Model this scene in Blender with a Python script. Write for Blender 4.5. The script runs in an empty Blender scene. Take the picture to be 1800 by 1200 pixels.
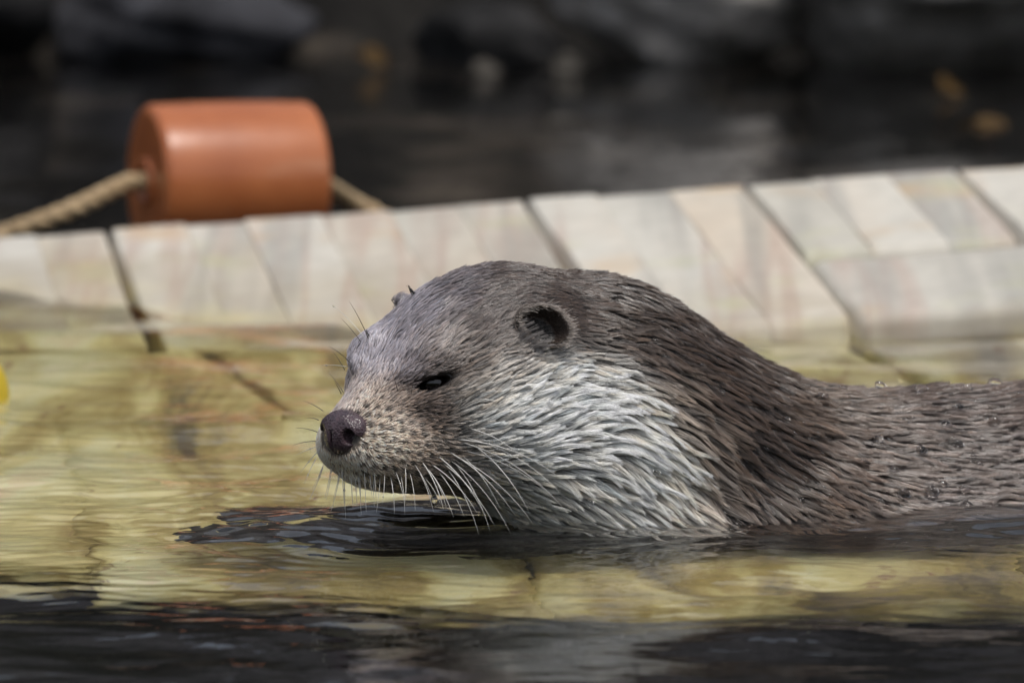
import bpy, bmesh, math, random
import numpy as np
from mathutils import Vector, Matrix, Euler
R = math.radians
rng = np.random.default_rng(7)
random.seed(7)
scene = bpy.context.scene
col = scene.collection

# ------------------------------------------------------------------ camera
# water level is z = 0; X runs to the right, Y away from the viewer (metres)
PITCH = R(8.0)
DIST, WIDTH = 3.0, 0.5
CAM = Vector((0.0, -DIST*math.cos(PITCH), 0.088 + DIST*math.sin(PITCH)))
cd = bpy.data.cameras.new('camera')
cd.sensor_width = 36.0
cd.lens = 36.0*DIST/WIDTH
cd.clip_start, cd.clip_end = 0.05, 500
cd.dof.use_dof = True
cd.dof.focus_distance = DIST - 0.035
cd.dof.aperture_fstop = 9.0
cd.dof.aperture_blades = 9
cam = bpy.data.objects.new('camera', cd)
cam.location = CAM
cam.rotation_euler = (math.pi/2 - PITCH, 0, 0)
col.objects.link(cam)
scene.camera = cam

# ------------------------------------------------------------------ world, sun, exposure
SUN_EL, SUN_AZ = R(70), R(155)          # high, from behind the viewer, overcast
wd = bpy.data.worlds.new('World')
scene.world = wd
wd.use_nodes = True
wn = wd.node_tree
sky = wn.nodes.new('ShaderNodeTexSky')
sky.sky_type = 'NISHITA'
sky.sun_disc = False
sky.sun_elevation = SUN_EL
sky.sun_rotation = SUN_AZ
sky.air_density, sky.dust_density, sky.ozone_density = 1.0, 3.0, 1.0
hsv = wn.nodes.new('ShaderNodeHueSaturation')          # thin cloud: a whiter sky
hsv.inputs['Saturation'].default_value = 0.45
wn.links.new(sky.outputs[0], hsv.inputs['Color'])
wn.links.new(hsv.outputs[0], wn.nodes['Background'].inputs['Color'])
wn.nodes['Background'].inputs['Strength'].default_value = 0.12
sl = bpy.data.lights.new('sun', 'SUN')
sl.energy = 1.5
sl.angle = R(14)
sl.color = (1.0, 0.96, 0.9)
so = bpy.data.objects.new('sun', sl)
sdir = Vector((math.cos(SUN_EL)*math.sin(SUN_AZ), math.cos(SUN_EL)*math.cos(SUN_AZ), math.sin(SUN_EL)))
so.rotation_euler = sdir.to_track_quat('Z', 'Y').to_euler()
so.location = (0, -1, 3)
col.objects.link(so)
scene.view_settings.view_transform = 'Standard'
scene.view_settings.look = 'None'
scene.view_settings.exposure = 0.45
scene.view_settings.gamma = 1.0
scene.render.engine = 'CYCLES'
cy = scene.cycles
cy.use_denoising = True
cy.caustics_refractive = True
cy.caustics_reflective = False
cy.max_bounces = 10
cy.transmission_bounces = 8
cy.transparent_max_bounces = 8
cy.diffuse_bounces = 3
cy.glossy_bounces = 4
cy.sample_clamp_indirect = 15.0
cy.blur_glossy = 0.5
cy.use_adaptive_sampling = True
cy.adaptive_threshold = 0.02

# ------------------------------------------------------------------ helpers
fw = np.array((0, math.cos(PITCH), -math.sin(PITCH)))
up = np.array((0, math.sin(PITCH), math.cos(PITCH)))
KPX = WIDTH/DIST/1800.0
CAMN = np.array(CAM)
def at(px, py, y):
    """point of the place at depth y that the photograph shows at (px, py)"""
    d = fw + np.array((1., 0, 0))*(px-900)*KPX - up*(py-600)*KPX
    return CAMN + d*((y-CAMN[1])/d[1])
def pix(P):
    v = np.asarray(P, dtype=np.float64) - CAMN
    z = v @ fw
    return 900 + v[..., 0]/z/KPX, 600 - (v @ up)/z/KPX

def tag(o, label=None, cat=None, group=None, kind=None):
    if label: o['label'] = label
    if cat: o['category'] = cat
    if group: o['group'] = group
    if kind: o['kind'] = kind
    return o
def mesh_obj(name, verts, faces, mat=None, parent=None, smooth=True):
    me = bpy.data.meshes.new(name)
    if isinstance(faces, np.ndarray):
        n, k = faces.shape
        me.vertices.add(len(verts)); me.vertices.foreach_set('co', np.asarray(verts, dtype=np.float32).ravel())
        me.loops.add(n*k); me.loops.foreach_set('vertex_index', faces.astype(np.int32).ravel())
        me.polygons.add(n); me.polygons.foreach_set('loop_start', np.arange(0, n*k, k, dtype=np.int32))
        me.update(calc_edges=True); me.validate()
    else:
        me.from_pydata([tuple(v) for v in verts], [], faces)
    me.polygons.foreach_set('use_smooth', [smooth]*len(me.polygons))
    o = bpy.data.objects.new(name, me)
    if mat: me.materials.append(mat)
    col.objects.link(o)
    o.parent = parent
    return o
def bm_obj(name, bm, mat=None, parent=None, smooth=True):
    me = bpy.data.meshes.new(name)
    bm.to_mesh(me); bm.free()
    me.polygons.foreach_set('use_smooth', [smooth]*len(me.polygons))
    o = bpy.data.objects.new(name, me)
    if mat: me.materials.append(mat)
    col.objects.link(o)
    o.parent = parent
    return o
def empty(name, loc=(0, 0, 0)):
    o = bpy.data.objects.new(name, None)
    o.empty_display_size = 0.03
    o.location = loc
    col.objects.link(o)
    return o
def tube(path, radii, seg=8, caps=True):
    path = [Vector(p) for p in path]
    verts, faces = [], []
    n = len(path)
    ref = Vector((0.13, 0.31, 0.94))
    for i, p in enumerate(path):
        t = (path[min(i+1, n-1)] - path[max(i-1, 0)]).normalized()
        a = t.cross(ref).normalized(); b = t.cross(a)
        for k in range(seg):
            w = 2*math.pi*k/seg
            verts.append(p + (a*math.cos(w) + b*math.sin(w))*radii[i])
    for i in range(n-1):
        for k in range(seg):
            k2 = (k+1) % seg
            faces.append((i*seg+k, i*seg+k2, (i+1)*seg+k2, (i+1)*seg+k))
    if caps:
        faces.append(tuple(range(seg-1, -1, -1)))
        faces.append(tuple((n-1)*seg+k for k in range(seg)))
    return verts, faces

class Mat:
    def __init__(s, name, disp=False):
        s.m = bpy.data.materials.new(name); s.m.use_nodes = True
        s.t = s.m.node_tree; s.n = s.t.nodes
        s.b = s.n['Principled BSDF']; s.out = s.n['Material Output']
    def node(s, ty, inputs=None, **kw):
        nd = s.n.new(ty)
        for k, v in kw.items(): setattr(nd, k, v)
        for k, v in (inputs or {}).items(): s.set(nd, k, v)
        return nd
    def set(s, nd, k, v):
        if isinstance(v, bpy.types.NodeSocket): s.t.links.new(v, nd.inputs[k])
        else: nd.inputs[k].default_value = v
    def coord(s, kind='Object'): return s.node('ShaderNodeTexCoord').outputs[kind]
    def mapping(s, vec, scale=(1, 1, 1), rot=(0, 0, 0), loc=(0, 0, 0)):
        return s.node('ShaderNodeMapping', {'Vector': vec, 'Scale': scale, 'Rotation': rot, 'Location': loc}).outputs[0]
    def noise(s, vec, scale, detail=4, rough=0.55, dist=0.0):
        return s.node('ShaderNodeTexNoise', {'Vector': vec, 'Scale': scale, 'Detail': detail, 'Roughness': rough, 'Distortion': dist}).outputs[0]
    def ramp(s, fac, stops, interp='LINEAR'):
        nd = s.node('ShaderNodeValToRGB', {'Fac': fac})
        cr = nd.color_ramp; cr.interpolation = interp
        while len(cr.elements) < len(stops): cr.elements.new(0.5)
        for e, (p, c) in zip(cr.elements, stops):
            e.position = p
            e.color = (*c, 1) if isinstance(c, tuple) else (c, c, c, 1)
        return nd.outputs[0]
    def mix(s, fac, a, b, mode='MIX'):
        nd = s.node('ShaderNodeMix', data_type='RGBA', blend_type=mode)
        for i, v in ((0, fac), (6, a), (7, b)):
            if isinstance(v, bpy.types.NodeSocket): s.t.links.new(v, nd.inputs[i])
            else: nd.inputs[i].default_value = (*v, 1) if isinstance(v, tuple) else v
        return nd.outputs[2]
    def math(s, op, a, b=0.0, clamp=False):
        nd = s.node('ShaderNodeMath', operation=op, use_clamp=clamp)
        s.set(nd, 0, a); s.set(nd, 1, b)
        return nd.outputs[0]
    def bump(s, h, strength=0.5, dist=0.01):
        nd = s.node('ShaderNodeBump', {'Height': h, 'Strength': strength, 'Distance': dist})
        s.t.links.new(nd.outputs[0], s.b.inputs['Normal'])

# ------------------------------------------------------------------ materials
def mat_stone():
    m = Mat('pale_ledge_stone')
    geo = m.node('ShaderNodeNewGeometry').outputs['Position']
    oi = m.node('ShaderNodeObjectInfo').outputs['Random']
    off = m.node('ShaderNodeCombineXYZ', {0: m.math('MULTIPLY', oi, 3.0), 1: m.math('MULTIPLY', oi, 7.0)}).outputs[0]
    v = m.node('ShaderNodeVectorMath', operation='ADD'); m.set(v, 0, geo); m.set(v, 1, off)
    vec = v.outputs[0]
    base = m.ramp(m.noise(m.mapping(vec, scale=(1, 0.3, 1)), 9, 5), [(0.25, (0.40, 0.375, 0.33)), (0.5, (0.53, 0.505, 0.445)), (0.75, (0.55, 0.485, 0.40))])
    # bedding streaks that run along each block
    st = m.mapping(vec, scale=(24, 1.1, 3), rot=(0, 0, R(-8.5)))
    s1 = m.noise(st, 1.0, 3, 0.5)
    pink = m.ramp(s1, [(0.50, 0.0), (0.57, 0.75), (0.63, 0.0)])
    s2 = m.noise(m.mapping(vec, scale=(19, 1.0, 3), rot=(0, 0, R(-8.5)), loc=(5, 2, 0)), 1.0, 3, 0.5)
    grey = m.ramp(s2, [(0.51, 0.0), (0.62, 0.75), (0.70, 0.1)])
    c = m.mix(pink, base, (0.42, 0.33, 0.28))
    c = m.mix(grey, c, (0.32, 0.31, 0.28))
    moss = m.ramp(m.noise(vec, 11, 3), [(0.58, 0.0), (0.72, 0.55)])
    c = m.mix(moss, c, (0.45, 0.45, 0.27))
    och = m.ramp(m.noise(m.mapping(vec, loc=(3, 3, 3)), 9, 3), [(0.6, 0.0), (0.72, 0.6)])
    c = m.mix(och, c, (0.52, 0.36, 0.20))
    fine = m.ramp(m.noise(vec, 60, 4), [(0.3, 0.88), (0.6, 1.0)])
    c = m.mix(1.0, c, fine, 'MULTIPLY')
    c = m.mix(1.0, c, m.ramp(oi, [(0.0, (0.84, 0.83, 0.80)), (0.5, (1.0, 1.0, 1.0)), (1.0, (0.95, 0.90, 0.84))]), 'MULTIPLY')
    # algae film where the stone lies under water, worn at the splash line
    z = m.node('ShaderNodeSeparateXYZ', {0: geo}).outputs['Z']
    zz = m.math('ADD', z, m.math('MULTIPLY', m.math('SUBTRACT', m.noise(vec, 14, 3), 0.5), 0.035))
    under = m.node('ShaderNodeMapRange', {'Value': zz, 'From Min': 0.006, 'From Max': -0.016, 'To Min': 0.0, 'To Max': 1.0}).outputs[0]
    alg = m.ramp(m.noise(m.mapping(geo, scale=(1, 0.22, 1)), 11, 5, 0.6, 0.7), [(0.34, (0.09, 0.065, 0.018)), (0.44, (0.42, 0.31, 0.08)), (0.53, (0.70, 0.60, 0.24)), (0.63, (0.80, 0.76, 0.41)), (0.73, (0.74, 0.50, 0.28))])
    c = m.mix(m.math('MULTIPLY', under, 0.93), c, alg)
    spots = m.ramp(m.noise(m.mapping(geo, scale=(1, 0.25, 1)), 42, 3, 0.6, 1.0), [(0.64, 0.0), (0.70, 0.7)])
    c = m.mix(m.math('MULTIPLY', spots, under), c, (0.22, 0.09, 0.04))
    wet = m.node('ShaderNodeMapRange', {'Value': zz, 'From Min': 0.020, 'From Max': 0.008, 'To Min': 0.0, 'To Max': 0.35}).outputs[0]
    c = m.mix(m.math('MULTIPLY', wet, m.math('SUBTRACT', 1.0, under)), c, (0.26, 0.20, 0.11))
    m.set(m.b, 'Base Color', c)
    m.set(m.b, 'Roughness', m.ramp(under, [(0.0, 0.75), (0.5, 0.35), (1.0, 0.6)]))
    m.bump(m.noise(vec, 35, 6), 0.12, 0.01)
    return m.m
def mat_water():
    m = Mat('pool_water')
    m.set(m.b, 'Base Color', (1, 1, 1, 1)); m.set(m.b, 'Roughness', 0.0)
    m.set(m.b, 'IOR', 1.333); m.set(m.b, 'Transmission Weight', 1.0)
    g = m.coord('Object')
    h = m.math('ADD', m.noise(m.mapping(g, scale=(1, 1.6, 1)), 38, 2, 0.5, 0.4), m.math('MULTIPLY', m.noise(g, 95, 2), 0.25))
    m.bump(h, 0.12, 0.004)
    return m.m
def mat_rock(name, lo, hi, rough=0.5):
    m = Mat(name)
    g = m.coord('Object')
    c = m.ramp(m.noise(g, 13, 6, 0.6), [(0.38, lo), (0.62, hi)])
    c = m.mix(m.ramp(m.noise(g, 23, 4), [(0.58, 0.0), (0.7, 0.6)]), c, (hi[0]*1.6, hi[1]*1.6, hi[2]*1.6))
    m.set(m.b, 'Base Color', c); m.set(m.b, 'Roughness', rough); m.set(m.b, 'Specular IOR Level', 0.12)
    m.bump(m.noise(g, 14, 8, 0.6), 0.6, 0.03)
    return m.m
def mat_plain(name, c, rough=0.5, spec=0.5, var=0.0, scale=30, bump=0.0, coat=0.0):
    m = Mat(name)
    if var:
        g = m.coord('Object')
        n = m.noise(g, scale, 4)
        cc = m.mix(n, tuple(x*(1-var) for x in c), tuple(min(1, x*(1+var)) for x in c))
        m.set(m.b, 'Base Color', cc)
        if bump: m.bump(n, bump, 0.002)
    else: m.set(m.b, 'Base Color', (*c, 1))
    m.set(m.b, 'Roughness', rough); m.set(m.b, 'Specular IOR Level', spec); m.set(m.b, 'Coat Weight', coat)
    return m.m
STONE, WATER = mat_stone(), mat_water()

# ------------------------------------------------------------------ smooth implicit shapes -> one mesh
class Field:
    def __init__(s, xs, ys, zs):
        s.xs, s.ys, s.zs = [np.asarray(a, dtype=np.float32) for a in (xs, ys, zs)]
        s.F = np.full((len(xs), len(ys), len(zs)), 1.0, dtype=np.float32)
    def box(s, lo, hi):
        i0, i1 = np.searchsorted(s.xs, (lo[0], hi[0])); j0, j1 = np.searchsorted(s.ys, (lo[1], hi[1])); k0, k1 = np.searchsorted(s.zs, (lo[2], hi[2]))
        sl_ = (slice(i0, i1), slice(j0, j1), slice(k0, k1))
        return sl_, s.xs[i0:i1, None, None], s.ys[None, j0:j1, None], s.zs[None, None, k0:k1]
    def put(s, sl_, d, k, sub=False):
        a = s.F[sl_]
        if sub:
            d = -d
            h = np.maximum(k-np.abs(a-d), 0)/k
            s.F[sl_] = np.maximum(a, d) + h*h*k*0.25
        else:
            h = np.maximum(k-np.abs(a-d), 0)/k
            s.F[sl_] = np.minimum(a, d) - h*h*k*0.25
    def ell(s, c, r, M=None, k=0.012, sub=False):
        c = np.asarray(c, float); r = np.asarray(r, float)
        M = np.eye(3) if M is None else np.asarray(M, float)     # rows = local axes
        ext = np.sqrt(((M*r[:, None])**2).sum(0)) + k + 0.02
        sl_, X, Y, Z = s.box(c-ext, c+ext)
        X, Y, Z = X-c[0], Y-c[1], Z-c[2]
        q = [(M[i, 0]*X + M[i, 1]*Y + M[i, 2]*Z)/r[i] for i in range(3)]
        k0 = np.sqrt(q[0]**2+q[1]**2+q[2]**2)
        k1 = np.sqrt((q[0]/r[0])**2+(q[1]/r[1])**2+(q[2]/r[2])**2) + 1e-9
        s.put(sl_, (k0*(k0-1.0)/k1).astype(np.float32), k, sub)
    def cone(s, p, r0, q, r1, k=0.02, sub=False, sq=(1, 1, 1)):
        p = np.asarray(p, float); q = np.asarray(q, float)
        e = max(r0, r1)+k+0.02
        sl_, X, Y, Z = s.box(np.minimum(p, q)-e, np.maximum(p, q)+e)
        d = q-p; L2 = d @ d
        X, Y, Z = X-p[0], Y-p[1], Z-p[2]
        t = np.clip((X*d[0]+Y*d[1]+Z*d[2])/L2, 0, 1)
        t2 = t*t*(3-2*t)*0.5 + t*0.5
        dd = np.sqrt((X-t*d[0])**2+(Y-t*d[1])**2+(Z-t*d[2])**2) - (r0+(r1-r0)*t2)
        s.put(sl_, dd.astype(np.float32), k, sub)
    def mesh(s):
        F = s.F; S = F < 0
        ax = [s.xs, s.ys, s.zs]
        c8 = [S[i:i+S.shape[0]-1, j:j+S.shape[1]-1, k:k+S.shape[2]-1] for i in (0, 1) for j in (0, 1) for k in (0, 1)]
        n = sum(c.astype(np.int8) for c in c8)
        act = np.argwhere((n > 0) & (n < 8))
        idx = np.full(n.shape, -1, dtype=np.int64)
        idx[tuple(act.T)] = np.arange(len(act))
        acc = np.zeros((len(act), 3)); cnt = np.zeros(len(act))
        corners = [(i, j, k) for i in (0, 1) for j in (0, 1) for k in (0, 1)]
        for a in corners:
            for d in range(3):
                if a[d]: continue
                b = list(a); b[d] = 1
                ia = act + np.array(a); ib = act + np.array(b)
                fa = F[tuple(ia.T)]; fb = F[tuple(ib.T)]
                mk = (fa < 0) != (fb < 0)
                t = np.where(mk, fa/np.where(mk, fa-fb, 1), 0)
                pa = np.stack([ax[q][ia[:, q]] for q in range(3)], 1).astype(float)
                pb = np.stack([ax[q][ib[:, q]] for q in range(3)], 1).astype(float)
                acc += np.where(mk[:, None], pa+(pb-pa)*t[:, None], 0); cnt += mk
        V = acc/cnt[:, None]
        quads = []
        for d in range(3):
            u, w = (d+1) % 3, (d+2) % 3
            sa = [slice(None)]*3; sb = [slice(None)]*3
            sa[d] = slice(0, -1); sb[d] = slice(1, None)
            A, B = S[tuple(sa)], S[tuple(sb)]
            e = np.argwhere(A != B)
            e = e[(e[:, u] > 0) & (e[:, w] > 0) & (e[:, u] < S.shape[u]-1) & (e[:, w] < S.shape[w]-1)]
            du = np.zeros(3, int); du[u] = 1; dw = np.zeros(3, int); dw[w] = 1
            q = np.stack([idx[tuple((e-du-dw).T)], idx[tuple((e-dw).T)], idx[tuple(e.T)], idx[tuple((e-du).T)]], 1)
            inside = A[tuple(e.T)]
            q[~inside] = q[~inside][:, ::-1]
            quads.append(q)
        return V, np.concatenate(quads)
    def sample(s, P):
        out = []
        for q, a in enumerate((s.xs, s.ys, s.zs)):
            i = np.clip(np.searchsorted(a, P[:, q])-1, 0, len(a)-2)
            out.append((i, np.clip((P[:, q]-a[i])/(a[i+1]-a[i]), 0, 1)))
        (i, u), (j, v), (k, w) = out
        F = s.F
        c0 = (F[i, j, k]*(1-u)+F[i+1, j, k]*u)*(1-v) + (F[i, j+1, k]*(1-u)+F[i+1, j+1, k]*u)*v
        c1 = (F[i, j, k+1]*(1-u)+F[i+1, j, k+1]*u)*(1-v) + (F[i, j+1, k+1]*(1-u)+F[i+1, j+1, k+1]*u)*v
        return c0*(1-w)+c1*w
    def grad(s, P, e=0.0022):
        g = np.empty((len(P), 3), dtype=np.float32)
        for q in range(3):
            d = np.zeros(3); d[q] = e
            g[:, q] = s.sample(P+d)-s.sample(P-d)
        n = np.linalg.norm(g, axis=1, keepdims=True)
        return g/np.maximum(n, 1e-9)

# ------------------------------------------------------------------ setting: bed, water, bank
def sheet(name, xs, ys, zf, mat, kind='structure', parent=None):
    X, Y = np.meshgrid(xs, ys, indexing='ij')
    Z = zf(X, Y)
    V = np.stack([X.ravel(), Y.ravel(), Z.ravel()], 1)
    nx, ny = len(xs), len(ys)
    i, j = np.meshgrid(np.arange(nx-1), np.arange(ny-1), indexing='ij')
    a = (i*ny+j).ravel()
    o = mesh_obj(name, V, np.stack([a, a+ny, a+ny+1, a+1], 1), mat, parent)
    if kind: o['kind'] = kind
    return o
def graded(lo, a, b, hi, fine, grow=1.12):
    mid = list(np.arange(a, b+fine*0.5, fine))
    l, s_ = [], fine
    x = a
    while x > lo: s_ *= grow; x -= s_; l.append(x)
    r, s_ = [], fine
    x = mid[-1]
    while x < hi: s_ *= grow; x += s_; r.append(x)
    return np.array(l[::-1]+mid+r)

bed_mat = mat_rock('dark_pool_bed_mud', (0.010, 0.012, 0.008), (0.03, 0.032, 0.024), 0.8)
wrng = np.random.default_rng(11)
sheet('pool_bed', np.linspace(-60, 60, 121), np.linspace(-30, 60, 91), lambda X, Y: -0.75+0.04*np.sin(X*3.1)*np.cos(Y*2.3), bed_mat)

WAVES = []
for i in range(60):
    lam = 0.013*(22.0**wrng.random())            # 1.3 cm to 29 cm
    th = R(90)+wrng.normal(0, 0.55)
    slope = 0.0115*min(1.0, (lam/0.035)**0.4)*(1.5 if 0.03 < lam < 0.12 else 1.0)
    WAVES.append((2*math.pi/lam*math.cos(th), 2*math.pi/lam*math.sin(th), wrng.random()*6.28, slope*lam/6.283))
RIPPLES = []
for i in range(34):
    lam = 0.0075*(3.2**wrng.random())            # 7 mm to 24 mm
    th = R(90)+wrng.normal(0, 0.33)
    RIPPLES.append((2*math.pi/lam*math.cos(th), 2*math.pi/lam*math.sin(th), wrng.random()*6.28, 0.0150*lam/6.283))
def water_z(X, Y):
    Z = np.zeros_like(X)
    near = (np.abs(X) < 0.45) & (Y > -0.55) & (Y < 0.6)
    xs_, ys_ = X[near], Y[near]
    gust = 0.5+1.15*np.exp(-((xs_+0.17)/0.13)**2-((ys_+0.01)/0.13)**2)+0.30*np.exp(-((ys_+0.03)/0.06)**2)
    gust *= 0.75+0.45*np.sin(13*xs_+9*ys_+2)*np.sin(17*ys_-7*xs_+1)
    gust *= np.clip((0.45-np.abs(xs_))/0.1, 0, 1)*np.clip((ys_+0.55)/0.15, 0, 1)*np.clip((0.6-ys_)/0.2, 0, 1)
    wx_ = xs_+0.006*np.sin(41*ys_+1)+0.008*np.sin(19*xs_+2); wy_ = ys_+0.006*np.sin(27*xs_+2)+0.003*np.sin(61*xs_+8*ys_)
    zz_ = np.zeros_like(xs_)
    for kx, ky, ph, am in RIPPLES: zz_ += am*np.sin(kx*wx_+ky*wy_+ph)
    Z[near] += zz_*gust
    env = (1.0/(1+0.15*np.abs(Y-0.3)))*(0.6+0.4*np.clip((Y+0.33)/0.12, 0, 1))
    wx = X+0.02*np.sin(9*Y+1)+0.012*np.sin(23*X+2); wy = Y+0.02*np.sin(8*X+2)+0.01*np.sin(19*Y+4)
    patch = 0.7+0.5*np.sin(7*X+3*Y+1)*np.sin(5*Y-3*X)
    for kx, ky, ph, am in WAVES:
        lam = 2*math.pi/math.hypot(kx, ky)
        e = patch if lam < 0.07 else 1.0
        Z += am*e*np.sin(kx*wx+ky*wy+ph)
    # rings the snout and chest push out, and a low bow wave ahead of the paws
    r1 = np.hypot((X+0.03)*0.8, Y-0.0)+0.006*np.sin(31*X+9*Y)+0.005*np.sin(47*Y-22*X+1)
    Z += 0.00055*np.exp(-((r1-0.07)/0.07)**2)*np.sin(2*math.pi*r1/0.019)*(0.5+0.5*np.sin(25*X+17*Y))
    Z += 0.0018*np.exp(-(((X+0.10)/0.07)**2+((Y-0.0)/0.05)**2))
    return Z*env

# far bank: a wet rock shore, its shade put into the near-black colour
bank_mat = mat_rock('shaded_wet_bank_rock', (0.004, 0.0035, 0.003), (0.015, 0.0135, 0.0115), 0.7)
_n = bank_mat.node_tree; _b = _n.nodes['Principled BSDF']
_w = Mat.__new__(Mat); _w.m, _w.t, _w.n, _w.b = bank_mat, _n, _n.nodes, _b       # upper bank greyed so that the front water reflects grey
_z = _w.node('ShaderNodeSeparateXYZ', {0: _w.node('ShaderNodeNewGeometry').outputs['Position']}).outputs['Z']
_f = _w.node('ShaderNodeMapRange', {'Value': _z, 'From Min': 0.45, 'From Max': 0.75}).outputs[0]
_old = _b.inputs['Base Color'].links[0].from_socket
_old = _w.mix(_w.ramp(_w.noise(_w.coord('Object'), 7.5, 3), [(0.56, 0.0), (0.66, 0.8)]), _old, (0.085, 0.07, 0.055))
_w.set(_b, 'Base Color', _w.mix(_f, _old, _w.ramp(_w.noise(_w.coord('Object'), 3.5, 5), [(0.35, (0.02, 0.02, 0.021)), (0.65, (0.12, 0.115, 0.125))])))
def bank_z(X, Y):
    d = Y-(2.44+0.10*np.sin(X*2.1+1.5)+0.04*np.sin(X*7.3)-0.16*np.clip(X, -1.5, 1.5))
    base = np.where(d < 0, -0.9*np.clip(-d*1.2, 0, 1), 1.8*(1-np.exp(-np.clip(d, 0, None)*1.3)))
    n = 0.12*np.sin(X*3.7+Y*1.3)+0.07*np.sin(X*9.1-Y*5.2)+0.05*np.sin(X*15+Y*11)
    return base+n*np.clip(d*2.5, 0, 1)
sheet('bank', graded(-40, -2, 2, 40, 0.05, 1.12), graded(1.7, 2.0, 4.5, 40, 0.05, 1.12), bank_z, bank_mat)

# unseen bank added behind the camera to cut low front light
def shade_bank_z(X, Y):
    d = -(Y+4.3+0.25*np.sin(X*1.3))
    return np.where(d < 0, -0.9*np.clip(-d*1.2, 0, 1), 1.9*(1-np.exp(-np.clip(d, 0, None)*1.2)))+(0.10*np.sin(X*3.1+Y*1.7)+0.05*np.sin(X*8.3-Y*6))*np.clip(d*2.5, 0, 1)
sheet('unseen_shade_bank', graded(-40, -3, 3, 40, 0.12, 1.15), graded(-40, -7.0, -3.6, -3.2, 0.12, 1.15), shade_bank_z, mat_rock('grassy_shade_bank', (0.03, 0.035, 0.015), (0.09, 0.10, 0.045), 0.9))

def boulder(loc, size, seed, mat, label, rz=0):
    bm = bmesh.new()
    bmesh.ops.create_icosphere(bm, subdivisions=4, radius=1.0)
    rr = np.random.default_rng(seed)
    dirs = rr.normal(size=(16, 3)); dirs /= np.linalg.norm(dirs, axis=1, keepdims=True)
    offs = rr.uniform(0.62, 0.95, 16)
    ph = rr.random(6)*6
    for v in bm.verts:
        c = np.array(v.co)
        f = min(1.0, float(np.min(np.where(c@dirs.T > 0.2, offs/np.maximum(c@dirs.T, 0.2), 9))))
        f *= 1+0.035*math.sin(7*c[0]+ph[0])*math.sin(6*c[1]+ph[1])+0.03*math.sin(13*c[2]+ph[2]+5*c[0])
        v.co = v.co*f
    bmesh.ops.scale(bm, vec=size, verts=bm.verts)
    o = bm_obj('boulder', bm, mat)
    o.location = loc; o.rotation_euler = (rr.normal(0, .1), rr.normal(0, .1), rz)
    return tag(o, label, 'boulder', 'boulders along the far bank')
rk_grey = mat_rock('grey_bank_boulder', (0.14, 0.13, 0.12), (0.34, 0.32, 0.30), 0.7)
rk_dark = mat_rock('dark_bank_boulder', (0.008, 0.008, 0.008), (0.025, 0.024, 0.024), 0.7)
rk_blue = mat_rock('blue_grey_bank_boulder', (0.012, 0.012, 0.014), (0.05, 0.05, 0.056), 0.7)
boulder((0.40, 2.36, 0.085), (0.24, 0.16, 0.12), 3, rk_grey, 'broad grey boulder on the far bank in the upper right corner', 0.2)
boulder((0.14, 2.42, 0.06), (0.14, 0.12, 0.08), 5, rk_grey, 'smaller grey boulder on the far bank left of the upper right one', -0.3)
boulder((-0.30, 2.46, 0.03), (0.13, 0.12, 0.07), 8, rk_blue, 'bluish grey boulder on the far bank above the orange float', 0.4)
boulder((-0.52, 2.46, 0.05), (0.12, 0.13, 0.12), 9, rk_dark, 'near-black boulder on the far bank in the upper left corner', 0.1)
boulder((-0.02, 2.38, 0.01), (0.07, 0.07, 0.045), 12, rk_dark, 'small dark boulder at the waterline near the top centre', 0.5)

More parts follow.
